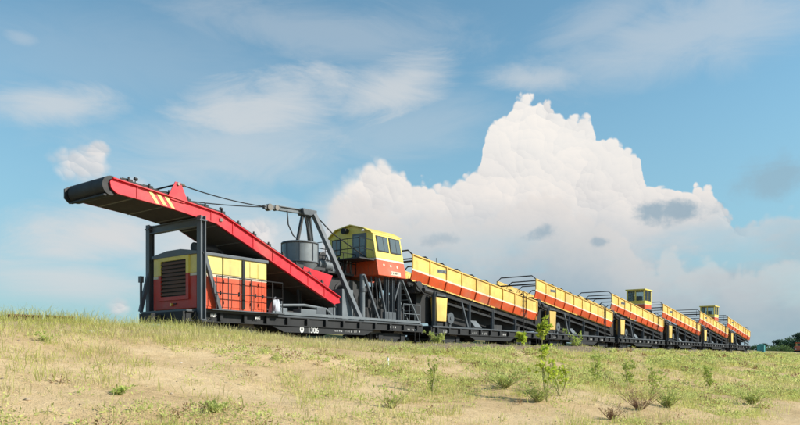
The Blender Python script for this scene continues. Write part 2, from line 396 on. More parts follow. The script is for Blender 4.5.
def build_ground():
    S = axis(-14, 100, 0.35, 6000); Y = axis(-6, 30, 0.3, 6000)
    sg, yg = np.meshgrid(S, Y); zg = ground_z(sg, yg)
    v = np.stack([sg, yg, zg], -1).reshape(-1, 3)
    ns, ny = len(S), len(Y); i = np.arange(ns * ny).reshape(ny, ns)
    f = np.stack([i[:-1, :-1], i[:-1, 1:], i[1:, 1:], i[1:, :-1]], -1).reshape(-1, 4)
    me = bpy.data.meshes.new('ground'); me.from_pydata(v.tolist(), [], f.tolist())
    me.polygons.foreach_set('use_smooth', [True] * len(me.polygons)); me.update()
    m, k, p, o = material('dry_sandy_soil')
    g = k.new('ShaderNodeNewGeometry'); pos = g.outputs['Position']
    a = k.noise(pos, 0.45, 6, 0.6); b = k.noise(pos, 5.0, 6, 0.65); c = k.noise(pos, 38.0, 3, 0.6)
    base = k.ramp(k.m('ADD', k.m('MULTIPLY', a, 0.6), k.m('MULTIPLY', b, 0.4)), [(0.30, (0.35, 0.24, 0.12)), (0.47, (0.55, 0.39, 0.21)), (0.62, (0.66, 0.49, 0.285)), (0.8, (0.46, 0.335, 0.18))])
    base = k.mix(k.m('MULTIPLY', k.smooth(c, 0.55, 0.72), 0.55), base, (0.20, 0.13, 0.075))
    sp = k.new('ShaderNodeSeparateXYZ'); k.put(sp.inputs[0], pos)
    yy = k.m('ADD', sp.outputs[1], k.m('MULTIPLY', k.m('SUBTRACT', k.noise(pos, 0.8, 4), 0.5), 2.2))
    grav = k.m('MULTIPLY', k.smooth(yy, 13.6, 14.8), k.smooth(yy, 29.0, 27.0))
    grav = k.m('MULTIPLY', grav, k.smooth(sp.outputs[0], 14.0, 26.0, 0.35, 1.0))
    gcol = k.mix(k.smooth(k.noise(pos, 22, 4, 0.7), 0.4, 0.62), (0.10, 0.075, 0.055), (0.30, 0.24, 0.18))
    base = k.mix(k.m('MULTIPLY', grav, 0.85), base, gcol)
    # far fields: dry grassland
    fy = k.smooth(sp.outputs[1], 27.5, 30.0)
    base = k.mix(fy, base, k.mix(k.smooth(a, 0.4, 0.6), (0.14, 0.15, 0.05), (0.26, 0.22, 0.10)))
    k.put(p.inputs['Base Color'], base); p.inputs['Roughness'].default_value = 0.95; p.inputs['Specular IOR Level'].default_value = 0.15
    bp = k.new('ShaderNodeBump'); bp.inputs['Strength'].default_value = 0.7; bp.inputs['Distance'].default_value = 0.05
    k.put(bp.inputs['Height'], k.m('ADD', b, k.m('MULTIPLY', c, 0.6))); k.put(p.inputs['Normal'], bp.outputs[0])
    me.materials.append(m)
    g = bpy.data.objects.new('ground', me); col.objects.link(g); g['kind'] = 'structure'
build_ground()

# ballast bed and track
m, k, p, o = material('ballast_stones')
g = k.new('ShaderNodeNewGeometry'); vo = k.new('ShaderNodeTexVoronoi'); k.put(vo.inputs['Vector'], g.outputs['Position']); vo.inputs['Scale'].default_value = 16
k.put(p.inputs['Base Color'], k.mix(vo.outputs['Distance'], (0.24, 0.20, 0.16), (0.07, 0.055, 0.045))); p.inputs['Roughness'].default_value = 0.95
bp = k.new('ShaderNodeBump'); bp.inputs['Strength'].default_value = 1.0; bp.inputs['Distance'].default_value = 0.05; k.put(bp.inputs['Height'], k.m('SUBTRACT', 1, vo.outputs['Distance'])); k.put(p.inputs['Normal'], bp.outputs[0])
bal = MB().prism_x([(YC - 2.6, 0.05), (YC + 2.6, 0.05), (YC + 1.75, 0.335), (YC - 1.75, 0.335)], -300, 700).build('ballast_bed', MATS['ballast_stones']); bal['kind'] = 'structure'
trk = thing('railway_track', 'straight railway track under the train on a stone bed', 'track', (0, YC, RAILZ))
rail_poly = [(-.075, -.165), (.075, -.165), (.075, -.15), (.012, -.13), (.012, -.045), (.036, -.035), (.036, 0), (-.036, 0), (-.036, -.035), (-.012, -.045), (-.012, -.13), (-.075, -.15)]
for sg in (-1, 1):
    MB().prism_x([(YC + sg * 0.795 + a, RAILZ + b) for a, b in rail_poly], -300, 700).build('rail', RUST, trk)
slp = MB().prism_x([(YC - 1.35, .25), (YC + 1.35, .25), (YC + 1.35, .375), (YC + 1.3, .384), (YC - 1.3, .384), (YC - 1.35, .375)], -0.12, 0.12).build('sleeper', CONCRETE, trk)
slp.location.x = -6
for i in range(1, 290):
    c = slp.copy(); col.objects.link(c); c.parent = trk; c.location.x = -6 + i * 0.6

# ------------------------------------------------------------------ running gear shared by all vehicles
def bogie(parent, s0):
    fr = MB()
    for yy in (YC - 1.04, YC + 1.04):
        fr.prism_y([(s0 - 1.25, 1.0), (s0 - 1.25, 1.16), (s0 - .5, 1.24), (s0 + .5, 1.24), (s0 + 1.25, 1.16), (s0 + 1.25, 1.0), (s0 + .55, .93), (s0 + .4, .72), (s0 - .4, .72), (s0 - .55, .93)], yy - .08, yy + .08)
        for a in (-0.925, 0.925): fr.box(s0 + a - .17, s0 + a + .17, yy - .13, yy + .13, .87, 1.19)
        for a in (-.22, 0, .22): fr.cyl((s0 + a, yy, .78), (s0 + a, yy, 1.0), .085, n=10)
    fr.box(s0 - .22, s0 + .22, YC - 1.0, YC + 1.0, .95, 1.18)
    b = fr.build('bogie', BLACK, parent)
    for a in (-0.925, 0.925):
        MB().cyl((s0 + a, YC - 1.1, RAILZ + .475), (s0 + a, YC + 1.1, RAILZ + .475), .075, n=10).build('axle', STEEL, b, smooth=True)
        for sg in (-1, 1):
            y = YC + sg * .795; c = (s0 + a, RAILZ + .475); w = MB()
            w.cyl((c[0], y - .065, c[1]), (c[0], y + .065, c[1]), .475, n=28)
            w.cyl((c[0], y - sg * .065, c[1]), (c[0], y - sg * .1, c[1]), .50, n=28)
            w.cyl((c[0], y - .1, c[1]), (c[0], y + .1, c[1]), .13, n=16)
            w.build('wheel', STEEL, b, smooth=True)
def flatcar(parent, s0, s1, b0, b1, dz=1.78):
    y0, y1 = N + .05, 2 * YC - N - .05
    MB().box(s0, s1, y0, y1, dz - .07, dz).build('deck', GREY, parent)
    for y in (y0 + .04, y1 - .04):           # channel side sill
        f = MB(); f.box(s0, s1, y - .02, y + .02, dz - .42, dz - .075)
        sg = -1 if y < YC else 1
        f.box(s0, s1, min(y, y + sg * .09), max(y, y + sg * .09), dz - .105, dz - .074); f.box(s0, s1, min(y, y + sg * .09), max(y, y + sg * .09), dz - .45, dz - .42)
        m0, m1 = b0 + 1.7, b1 - 1.7
        f.prism_y([(m0, dz - .451), (m0 + .8, dz - .72), (m1 - .8, dz - .72), (m1, dz - .451)], y - .02, y + .02)
        x = s0 + .35
        sx = []
        while x < s1 - .2: sx.append(x); x += 1.18
        fo = f.build('side_sill', BLACK, parent)
        for x in sx:                          # stake pockets
            yo = y + sg * .05
            MB().box(x - .07, x + .07, min(yo, yo + sg * .1), max(yo, yo + sg * .1), dz - .38, dz - .11).build('stake_pocket', BLACK, fo)
    for x in (s0, s1):                        # end beams, coupler
        d = -1 if x == s0 else 1
        MB().box(min(x, x + d * .12), max(x, x + d * .12), y0 + .05, y1 - .05, dz - .5, dz - .08).build('end_beam', BLACK, parent)
        c = MB(); c.box(min(x + d * .1, x + d * .62), max(x + d * .1, x + d * .62), YC - .09, YC + .09, 1.46 - .1 + .05, 1.46 + .1 + .05)
        c.box(min(x + d * .45, x + d * .66), max(x + d * .45, x + d * .66), YC - .2, YC + .2, 1.37, 1.65); c.build('coupler', BLACK, parent, bevel=.03)
    MB().box(s0 + .3, s1 - .3, YC - .25, YC + .25, dz - .55, dz - .08).build('centre_sill', BLACK, parent)
    MB().cyl((0.5 * (s0 + s1) - .6, YC + .5, 1.15), (0.5 * (s0 + s1) + .6, YC + .5, 1.15), .2, n=14).build('brake_cylinder', BLACK, parent, smooth=True)
    bogie(parent, b0); bogie(parent, b1)
    for x in (s0 + .5, s1 - .5):              # steps
        st = MB(); st.tube([(x - .2, y0 - .02, dz - .45), (x - .2, y0 - .02, dz - .95)], .018); st.tube([(x + .2, y0 - .02, dz - .45), (x + .2, y0 - .02, dz - .95)], .018)
        st.box(x - .22, x + .22, y0 - .1, y0 + .06, dz - .97, dz - .94); st.build('step', BLACK, parent)
def railing(parent, pts, z0, hts, r=0.018, step=0.9, mat=None, name='railing'):
    """posts and rails along a polyline (x, y) standing at z0"""
    b = MB()
    for (xa, ya), (xb, yb) in zip(pts[:-1], pts[1:]):
        L = math.hypot(xb - xa, yb - ya); n = max(1, round(L / step))
        for i in range(n + 1):
            t = i / n; x, y = xa + (xb - xa) * t, ya + (yb - ya) * t
            b.tube([(x, y, z0), (x, y, z0 + hts[-1])], r)
        for h in hts: b.tube([(xa, ya, z0 + h), (xb, yb, z0 + h)], r)
    return b.build(name, mat or BLACK, parent)
def marks(parent, x0, x1, y, z, size, n, seed, mat):
    """illegible stencilled markings: short rows of small strokes"""
    r = random.Random(seed); b = MB(); x = x0
    for i in range(n):
        w = size * r.uniform(.35, .7)
        if r.random() < .85:
            b.box(x, x + w * .25, y - .004, y, z, z + size)
            if r.random() < .7: b.box(x + w * .25, x + w, y - .004, y, z + size * r.choice((0, .4, .8)), z + size * r.choice((0, .4, .8)) + size * .2)
            if r.random() < .6: b.box(x + w * .75, x + w, y - .0045, y, z + size * r.uniform(0, .3), z + size)
        x += (x1 - x0) / n
    o = b.build('stencilled_marking', mat, parent); o['kind'] = 'stuff'; return o

# ------------------------------------------------------------------ the unloading machine at the head of the train
def build_machine():
    T = thing('conveyor_machine', 'machine wagon with red conveyor boom, grey mast, orange engine house and yellow cab', 'rail machine', (23.4, YC, RAILZ))
    flatcar(T, 15.85, 30.9, 18.3, 28.6, 1.78)
    FY = 2 * YC - N                                   # far side plane 24.8
    # --- engine house
    h0, h1, ya, yb = 16.3, 19.76, 21.84, 24.6
    EH = MB().box(h0, h1, ya, yb, 1.84, 3.07).build('engine_house', REDBOX, T, bevel=.025)
    MB().box(h0 + .05, h1 - .05, ya + .05, yb - .05, 1.782, 1.86).build('base_frame', BLACK, EH)
    MB().box(h0 + .001, h1 - .001, ya + .001, yb - .001, 3.071, 3.17).build('stripe', CREAM, EH)
    MB().box(h0, h1, ya, yb, 3.172, 3.90).build('upper_wall', HOUSEY, EH, bevel=.025)
    ym = (ya + yb) / 2
    MB().prism_x([(ya - .06, 3.86), (yb + .06, 3.86), (yb + .06, 3.98), (ym + .45, 4.12), (ym - .45, 4.12), (ya - .06, 3.98)], h0 - .06, h1 + .06).build('roof', GREY, EH, bevel=.02)
    MB().box(h0 - .008, h0 - .001, ya + .02, yb - .02, 1.86, 3.06).build('end_wall', SHADED_RED, EH)  # thin skin carrying the end's painted-in shade
    # louvre in the end wall
    l0, l1, z0, z1 = 22.42, 24.02, 2.33, 3.72
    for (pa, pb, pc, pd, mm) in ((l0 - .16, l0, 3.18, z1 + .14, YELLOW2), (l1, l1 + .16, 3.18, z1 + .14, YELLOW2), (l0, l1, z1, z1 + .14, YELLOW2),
                                 (l0 - .16, l0, z0 - .14, 3.176, SHADED_RED), (l1, l1 + .16, z0 - .14, 3.176, SHADED_RED), (l0, l1, z0 - .14, z0, SHADED_RED)):
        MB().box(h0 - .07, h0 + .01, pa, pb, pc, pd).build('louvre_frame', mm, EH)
    MB().box(h0 - .012, h0 + .01, l0, l1, z0, z1).build('louvre_backing', BLACK, EH)
    for i in range(9):
        z = z0 + .05 + i * (z1 - z0 - .06) / 9
        MB().slab((h0 - .065, l0 + .002, z), (h0 - .065, l1 - .002, z), (h0 - .015, l1 - .002, z + .10), (h0 - .015, l0 + .002, z + .10), .012).build('slat', RUST, EH)
    MB().cyl((h0 - .09, 23.35, 2.02), (h0, 23.35, 2.02), .06, n=12).build('tail_lamp', LAMP, EH, smooth=True)
    MB().box(h0 - .05, h0 - .001, 23.05, 23.23, 2.03, 2.07).build('handle', BLACK, EH)
    # doors on the side
    for a, b in ((16.62, 17.46), (17.52, 18.36), (18.86, 19.22), (19.28, 19.62)):
        d = MB().box(a, b, ya - .022, ya + .01, 1.93, 3.05).build('door', REDBOX, EH, bevel=.008)
        MB().box(a, b, ya - .022, ya + .01, 3.19, 3.80).build('hatch', HOUSEY, EH, bevel=.008)
        MB().box(b - .1, b - .07, ya - .06, ya - .022, 2.4, 2.56).build('handle', BLACK, d)
        for zz in (2.05, 2.85): MB().cyl((a + .01, ya - .035, zz), (a + .01, ya - .035, zz + .12), .014, n=6).build('hinge', BLACK, d)
    MB().box(18.45, 18.58, ya - .05, ya - .001, 1.9, 3.84).build('cable_duct', BLACK, EH)
    MB().box(17.48, 17.50, ya - .03, ya - .001, 1.9, 3.84).build('seam', BLACK, EH)
    # walkway railing in front of the doors, on brackets outside the deck
    wk = MB().box(16.75, 20.45, N - .32, N + .05, 1.783, 1.82).build('walkway', GREY, T)
    railing(T, [(16.95, N - .28), (20.35, N - .28), (20.35, N + .9)], 1.82, (.62, 1.26), .02, .56, BLACK)
    # exhaust silencer
    ex = MB(); ex.cyl((17.15, 23.2, 4.35), (18.2, 23.2, 4.35), .19, n=18); ex.build('silencer', MACHINE, T, smooth=True)
    ex = MB(); ex.tube([(18.2, 23.2, 4.38), (18.42, 23.2, 4.36), (18.55, 23.2, 4.26), (18.58, 23.2, 4.09)], .09, 10); ex.build('exhaust_pipe', MACHINE, T, smooth=True)
    MB().box(17.3, 17.36, 23.05, 23.35, 4.08, 4.2).box(17.95, 18.01, 23.05, 23.35, 4.08, 4.2).build('silencer_bracket', BLACK, T)
    # --- portal frame
    for y, d in ((N - .13, 1), (FY + .16, -.5)):
        P = MB(); P.ibeam((16.38, y, 1.42), (16.38, y, 5.28), .24, .24, .03, (1, 0, 0)); P = P.build('portal_leg', GREY, T)
        MB().box(16.26, 16.50, y - .15, y + .15, 1.36, 1.42).build('foot_plate', GREY, P)
        MB().beam((16.38 + d * .1, y, 3.95 if d > 0 else 3.4), (16.38 + d * .85, y, 1.80), .12, .14).build('brace', GREY, P)
        MB().box(16.22, 16.54, y - .14, y + .14, 5.08, 5.13).build('collar', GREY, P)
    MB().ibeam((16.38, N - .01, 5.06), (16.38, FY + .04, 5.06), .22, .30, .03).build('cross_beam', GREY, T)
    # lamp pole by the far leg
    lp = MB(); lp.tube([(15.95, FY + .12, 1.75), (15.95, FY + .12, 3.05)], .05, 8); lp.box(15.88, 16.02, FY + .04, FY + .2, 2.95, 3.2); lp.build('marker_post', GREY, T)
    # --- conveyor boom
    cy0, cy1 = 21.97, 24.38
    top = [(12.98, 6.02), (15.3, 5.80), (17.5, 5.56), (22.6, 3.52), (24.36, 2.78)]
    bot = [(24.42, 2.52), (24.0, 2.44), (23.2, 2.72), (17.25, 5.17), (15.2, 5.42), (13.12, 5.56), (12.94, 5.70), (12.90, 5.9)]
    B = MB().prism_y(top + bot, cy0, cy0 + .07).build('conveyor_boom', RED, T, bevel=.012)
    MB().prism_y(top + bot, cy1 - .07, cy1).build('side_girder', RED, B, bevel=.012)
    def zt(s): return np.interp(s, [q[0] for q in top], [q[1] for q in top])
    def zb(s): return np.interp(s, [12.98, 15.2, 17.25, 24.0, 24.4], [5.58, 5.42, 5.17, 2.44, 2.3])
    fl = MB()                                          # flanges proud of the near girder
    for (a, b) in zip(top[:-1], top[1:]): fl.beam((a[0], cy0 - .035, a[1] + .012), (b[0], cy0 - .035, b[1] + .012), .11, .035)
    fl.build('top_flange', RED, B)
    fl = MB(); bq = [(13.12, 5.56), (15.2, 5.42), (17.25, 5.17), (24.0, 2.44)]
    for (a, b) in zip(bq[:-1], bq[1:]): fl.beam((a[0], cy0 - .03, a[1] - .015), (b[0], cy0 - .03, b[1] - .015), .10, .03)
    fl.build('bottom_flange', RED, B)
    for s in np.arange(13.9, 24.0, 1.05):              # stiffeners
        if abs(s - 15.6) < .9: continue
        MB().box(s - .012, s + .012, cy0 - .03, cy0, zb(s) + .02, zt(s) - .02).build('stiffener', RED, B)
    MB().box(17.45, 17.57, cy0 - .05, cy0, 5.27, 5.39).build('pivot_cap', STEEL, B)
    # chevrons
    for i in range(3):
        s = 14.36 + i * .32
        MB().slab((s + .30, cy0 - .012, zt(s + .3) - .40), (s + .46, cy0 - .012, zt(s + .46) - .40), (s + .14, cy0 - .012, zt(s + .14) - .03), (s - .02, cy0 - .012, zt(s) - .03), .008).build('warning_stripe', paint('pale_yellow_stripe', (.82, .66, .22), grime=.1) if i == 0 else MATS['pale_yellow_stripe'], B)
    # belt: top run, return run, pulleys
    bt = MB(); ss = list(np.linspace(12.95, 24.3, 40))
    for a, b in zip(ss[:-1], ss[1:]):
        bt.slab((a, cy0 + .1, zt(a) + .10), (b, cy0 + .1, zt(b) + .10), (b, cy1 - .1, zt(b) + .10), (a, cy1 - .1, zt(a) + .10), .03)
    bt.build('belt', RUBBER, B)
    rb = MB()
    for a, b in zip(ss[:-1], ss[1:]):
        rb.slab((a, cy0 + .1, zb(a) + .012), (b, cy0 + .1, zb(b) + .012), (b, cy1 - .1, zb(b) + .012), (a, cy1 - .1, zb(a) + .012), .03)
    rb.build('return_belt', paint('worn_belt_underside', (.05, .042, .036), rough=.8, grime=.6, dirt=(.10, .075, .05)), B)
    MB().cyl((13.0, cy0 + .08, 5.80), (13.0, cy1 - .08, 5.80), .33, n=32).build('head_drum', RUBBER, B, smooth=True)
    MB().cyl((24.25, cy0 + .08, 2.75), (24.25, cy1 - .08, 2.75), .22, n=24).build('tail_drum', RUBBER, B, smooth=True)
    MB().prism_y([(12.6, 5.62), (12.6, 5.95), (12.85, 6.1), (13.2, 6.08), (13.2, 5.55), (12.8, 5.45)], cy1 + .002, cy1 + .07).build('bearing_plate', MACHINE, B)
    sc = MB(); sc.beam((12.78, cy0 + .1, 5.46), (12.78, cy1 - .1, 5.46), .10, .06); sc.build('belt_scraper', BLACK, B)
    sk = MB(); ss2 = list(np.linspace(13.3, 23.6, 30))
    for a, b in zip(ss2[:-1], ss2[1:]): sk.slab((a, cy0 + .055, zt(a) - .02), (b, cy0 + .055, zt(b) - .02), (b, cy0 + .055, zt(b) + .13), (a, cy0 + .055, zt(a) + .13), -.025)
    sk.build('skirt_strip', RUBBER, B)
    for s in np.arange(13.6, 24.0, .8):                # skirt clips and side idlers above the girder
        MB().box(s - .20, s + .20, cy0 + .085, cy0 + .115, zt(s) - .02, zt(s) + .19).build('skirt_board', RUBBER, B)
        MB().beam((s, cy0 + .02, zt(s) + .0), (s, cy0 + .02, zt(s) + .24), .05, .05).build('skirt_bracket', BLACK, B)
    for s in np.arange(13.8, 24.0, 1.2):
        MB().cyl((s, cy0 + .08, zb(s) + .02), (s, cy1 - .08, zb(s) + .02), .055, n=10).build('idler', STEEL, B, smooth=True)
        MB().beam((s + .4, cy0 + .07, zb(s + .4) + .22), (s + .4, cy1 - .07, zb(s + .4) + .22), .08, .1).build('cross_member', MACHINE, B)
    lh = MB(); lh.tube([(13.9, cy0 + .1, zt(13.9)), (13.9, cy0 + .1, zt(13.9) + .26)], .02); lh.cyl((13.86, cy0 + .1, zt(13.9) + .28), (13.98, cy0 + .1, zt(13.9) + .26), .055, n=10); lh.build('work_lamp', BLACK, B)
    lh = MB(); lh.tube([(17.6, cy0 + .1, zt(17.6)), (17.6, cy0 + .1, zt(17.6) + .26)], .02); lh.cyl((17.55, cy0 + .1, zt(17.6) + .28), (17.67, cy0 + .1, zt(17.6) + .26), .055, n=10); lh.build('work_lamp', BLACK, B)
    for y in (cy0 - .045, cy1 + .005):                 # hoisting brackets
        MB().prism_y([(15.12, 5.82), (15.43, 6.40), (15.66, 6.40), (15.98, 5.75), (15.8, 5.67), (15.25, 5.72)], y, y + .04).build('hoist_bracket', RED, B, bevel=.006)
        MB().cyl((15.55, y - .05, 6.33), (15.55, y + .09, 6.33), .06, n=10).build('pin', STEEL, B)
    MB().tube([(15.55, cy0, 6.33), (15.55, cy1, 6.33)], .035, 8).build('tie_rod', BLACK, B)
    # red chute skirt at the tail
    MB().prism_y([(22.0, 3.60), (22.2, 4.02), (24.05, 3.78), (23.75, 3.15)], 22.10, 22.14).build('chute_plate', RED, B, bevel=.006)
    MB().prism_y([(22.0, 3.60), (22.2, 4.02), (24.05, 3.78), (23.75, 3.15)], 24.12, 24.16).build('chute_plate', RED, B, bevel=.006)
    MB().slab((24.06, 22.14, 3.76), (23.76, 22.14, 3.17), (23.76, 24.12, 3.17), (24.06, 24.12, 3.76), .04).build('chute_back', RED, B)
    # --- mast with hoist ropes
    A = Vector((23.75, YC, 6.80))
    M = MB()
    M.ibeam((23.9, YC, 6.80), (21.75, YC, 6.68), .18, .20, .03); M = M.build('mast', LGREY, T)
    MB().prism_y([(23.2, 6.60), (24.0, 6.62), (24.05, 6.92), (23.1, 6.90)], YC - .22, YC + .22).build('mast_head', GREY, M, bevel=.03)
    for y in (N + .12, FY - .12):
        MB().beam((23.85, YC + (y - YC) * .14, 6.72), (25.85, y, 1.80), .19, .22, (1, 0, 0)).build('strut', GREY, M)
        MB().box(25.65, 26.05, y - .16, y + .16, 1.783, 1.83).build('strut_foot', GREY, M)
    MB().beam((23.3, YC, 6.62), (22.95, YC, 5.3), .11, .13, (0, 1, 0)).build('king_post', MACHINE, M)
    MB().tube([(23.35, YC - .1, 6.55), (23.75, YC - .1, 5.3)], .045, 8).build('back_stay', BLACK, M)
    MB().tube([(24.0, YC - .1, 6.75), (24.9, YC - .4, 5.95), (26.9, YC - .9, 4.95)], .03, 6).build('stay_rope', BLACK, M)
    MB().tube([(22.2, YC - .12, 6.62), (22.25, YC - .14, 6.0), (22.55, YC - .15, 5.55), (22.85, YC - .15, 5.4), (23.0, YC - .12, 5.9), (23.2, YC - .1, 6.5)], .03, 8).build('hose', RUBBER, M, smooth=True)
    bl = MB(); bl.beam((21.85, YC, 6.68), (20.9, YC, 6.60), .14, .16); bl.build('hoist_block', GREY, M)
    MB().cyl((21.2, YC - .12, 6.62), (21.2, YC + .12, 6.62), .15, n=16).build('sheave', STEEL, M, smooth=True)
    MB().cyl((21.62, YC - .11, 6.66), (21.62, YC + .11, 6.66), .12, n=16).build('sheave', STEEL, M, smooth=True)
    for y in (cy0 - .01, cy1 + .02):
        a, b = Vector((15.6, y, 6.34)), Vector((20.95, YC + (.06 if y > YC else -.06), 6.60))
        MB().tube([a.lerp(b, t) - Vector((0, 0, .10 * 4 * t * (1 - t))) for t in np.linspace(0, 1, 9)], .022, 6).build('hoist_rope', BLACK, M)
        MB().cyl(a, a.lerp(b, .05), .06, n=8).build('rope_socket', STEEL, M)
    # --- round receiving hopper under the mast
    c = (23.12, YC)
    H = MB(); H.cyl((*c, 4.32), (*c, 5.30), .82, n=36, caps=False); H.cyl((*c, 3.72), (*c, 4.32), .45, .82, n=36, caps=True)
    H.cyl((*c, 5.30), (*c, 5.22), .76, .76, n=36); H = H.build('receiving_hopper', paint('hopper_grey_paint', (.23, .26, .28), grime=.3), T, smooth=True)
    rim = MB()
    for z in (5.24, 4.36): rim.tube([(c[0] + .84 * math.cos(t), c[1] + .84 * math.sin(t), z) for t in np.linspace(0, 2 * math.pi, 37)], .035, 6)
    rim.build('rim', GREY, H, smooth=True)
    for t in np.linspace(0, 2 * math.pi, 9)[:-1]:
        e = Vector((math.cos(t), math.sin(t), 0)); q = Vector((*c, 0)) + e * .84
        MB().beam(q + Vector((0, 0, 4.4)), q + Vector((0, 0, 5.2)), .03, .05, e).build('stiffener', GREY, H)
    for y in (22.75, FY - .35):                        # legs of the hopper
        for dx in (-.6, .9): MB().ibeam((c[0] + dx, y, 1.79), (c[0] + dx, y, 4.04), .14, .14, .02, (1, 0, 0)).build('hopper_leg', MACHINE, T)
        MB().beam((c[0] - .75, y, 4.12), (c[0] + 1.05, y, 4.12), .14, .14).build('hopper_beam', MACHINE, T)
    # drive, pumps and pipework between hopper and cab
    r = random.Random(4)
    mg = MB(); mg.cyl((24.2, 23.25, 4.45), (25.1, 23.25, 4.4), .24, n=16); mg.cyl((24.45, 23.25, 4.45), (24.5, 23.25, 4.45), .28, n=16); mg.box(25.1, 25.5, 23.05, 23.5, 4.16, 4.7); mg.build('drive_motor', LGREY, T, smooth=True)
    MB().box(23.9, 26.6, 23.0, 24.5, 4.05, 4.15).build('drive_platform', MACHINE, T)
    gb = MB(); gb.box(24.3, 25.3, 23.6, 24.3, 4.151, 5.0); gb.cyl((24.8, 23.4, 4.8), (24.8, 23.6, 4.8), .3, n=16); gb.build('gearbox', MACHINE, T, bevel=.03)
    for i in range(9):
        x = 24.0 + r.random() * 2.4; y = 23.1 + r.random() * .8
        MB().tube([(x, y, 4.1), (x + r.uniform(-.1, .2), y - .1, 4.5 + r.random() * .5), (x + r.uniform(.2, .6), y, 4.7 + r.random() * .5), (x + r.uniform(.5, .9), y + .2, 4.2)], r.uniform(.03, .055), 7).build('hose', LGREY if i % 3 == 0 else RUBBER, T, smooth=True)
    railing(T, [(24.0, 23.05), (26.8, 23.05)], 4.15, (.5, 1.0), .02, .9, BLACK)
    # columns and cabinets on the deck under it
    MB().box(24.95, 25.75, 22.3, 23.1, 1.783, 3.25).build('switch_cabinet', LGREY, T, bevel=.02)
    MB().box(24.3, 24.9, 22.6, 23.2, 1.783, 2.9).build('switch_cabinet', GREY, T, bevel=.02)
    MB().cyl((26.25, 22.15, 1.783), (26.25, 22.15, 4.05), .13, n=14).build('lifting_cylinder', LGREY, T, smooth=True)
    MB().cyl((26.25, 22.15, 3.2), (26.25, 22.15, 3.35), .17, n=14).build('collar', GREY, T, smooth=True)
    MB().beam((26.2, 22.0, 4.0), (27.35, 22.0, 1.84), .10, .12, (0, 1, 0)).build('stay', GREY, T)
    for a, b, zt_ in ((19.95, 22.4, 3.3), (22.45, 24.5, 3.5), (24.55, 27.0, 4.0), (27.05, 30.7, 3.9)):
        MB().box(a, b, FY - .16, FY - .11, 1.783, zt_).build('bulkhead', BLACK, T)
    for a, b, yy in ((20.2, 24.4, 23.4), (26.4, 30.2, 23.2)):
        MB().prism_y([(a, 1.79), (b, 1.79), (b, 3.2), (a + .5, 3.0)], yy, yy + .06).build('belt_casing', BLACK, T)
    for x in (26.85, 27.2): MB().tube([(x, 22.1, 4.0), (x + .15, 22.1, 2.9), (x + .1, 22.2, 1.84)], .045, 8).build('pipe', MACHINE, T, smooth=True)
    MB().box(26.0, 28.9, 22.6, 24.4, 1.783, 2.5).build('hydraulic_tank', MACHINE, T, bevel=.03)
    MB().box(24.6, 27.6, 23.3, 24.3, 2.6, 3.9).build('winch_housing', MACHINE, T, bevel=.03)
    wd = MB(); wd.cyl((26.0, 22.7, 3.2), (26.0, 23.3, 3.2), .42, n=24); wd.cyl((26.0, 22.65, 3.2), (26.0, 22.7, 3.2), .55, n=24); wd.cyl((26.0, 23.25, 3.2), (26.0, 23.3, 3.2), .55, n=24); wd.build('winch_drum', MACHINE, T, smooth=True)
    # deck clutter between engine house and tail
    for (a, b, y0, y1, z0, z1, mm) in ((20.7, 21.1, 22.0, 22.5, 1.783, 2.1, LGREY), (21.9, 22.9, 22.0, 22.5, 1.783, 2.12, LGREY), (22.9, 23.5, 22.0, 22.4, 1.783, 2.25, GREY),
                                       (20.5, 23.8, 22.7, 23.2, 1.783, 2.05, MACHINE)):
        MB().box(a, b, y0, y1, z0, z1).build('deck_box', mm, T, bevel=.02)
    MB().tube([(20.6, 22.15, 2.2), (22.2, 22.1, 2.3), (23.6, 22.1, 2.2), (24.1, 22.15, 1.9)], .06, 8).build('pipe', LGREY, T, smooth=True)
    MB().beam((20.0, N + .02, 1.86), (30.7, N + .02, 1.86), .06, .12).build('deck_rail', LGREY, T)
    for x in (20.9, 24.2): MB().beam((x, 22.15, 1.79), (x, 22.15, 2.4), .06, .06).build('stanchion', LGREY, T)
    # --- operator's cab
    c0, c1 = 26.92, 29.2
    def yn(z): return 21.66 + (z - 4.05) / 2.15 * .40
    fy = 24.95
    CB = MB().prism_x([(yn(4.05), 4.05), (fy, 4.05), (fy, 4.83), (yn(4.83), 4.83)], c0, c1).build('cab', ORANGE, T, bevel=.03)
    MB().prism_x([(yn(4.832), 4.832), (fy, 4.832), (fy, 4.93), (yn(4.93), 4.93)], c0 + .002, c1 - .002).build('stripe', CREAM, CB)
    MB().prism_x([(yn(4.932), 4.932), (fy, 4.932), (fy, 6.15), (24.45, 6.5), (23.45, 6.66), (22.6, 6.44), (yn(6.2), 6.2)], c0, c1).build('upper_wall', YELLOW2, CB, bevel=.03)
    MB().prism_x([(yn(6.2) - .025, 6.17), (yn(6.2) - .01, 6.225), (22.6, 6.50), (23.45, 6.73), (24.45, 6.56), (fy + .08, 6.17), (fy + .05, 6.10), (24.43, 6.505), (23.45, 6.665), (22.6, 6.445)], c0 - .12, c1 + .08).build('roof', YELLOW2, CB, bevel=.012)
    def quad_near(sa, sb, za, zb_, off, t):            # panel on the leaning near wall
        return MB().slab((sa, yn(za) - off, za), (sb, yn(za) - off, za), (sb, yn(zb_) - off, zb_), (sa, yn(zb_) - off, zb_), t)
    for a, b in ((27.12, 28.02), (28.16, 29.04)):
        w = quad_near(a, b, 5.28, 6.08, .035, .03).build('window', BLACK, CB)
        m_ = (a + b) / 2 + .05
        quad_near(a + .05, m_ - .02, 5.33, 6.03, .045, .008).build('pane', GLASS, w)
        quad_near(m_ + .02, b - .05, 5.33, 6.03, .045, .008).build('pane', GLASS, w)
    for i in range(3):
        quad_near(27.4 + i * .55, 27.52 + i * .55, 4.56 - .01 * i, 4.66 - .01 * i, .008, .008).build('badge', CREAM, CB)
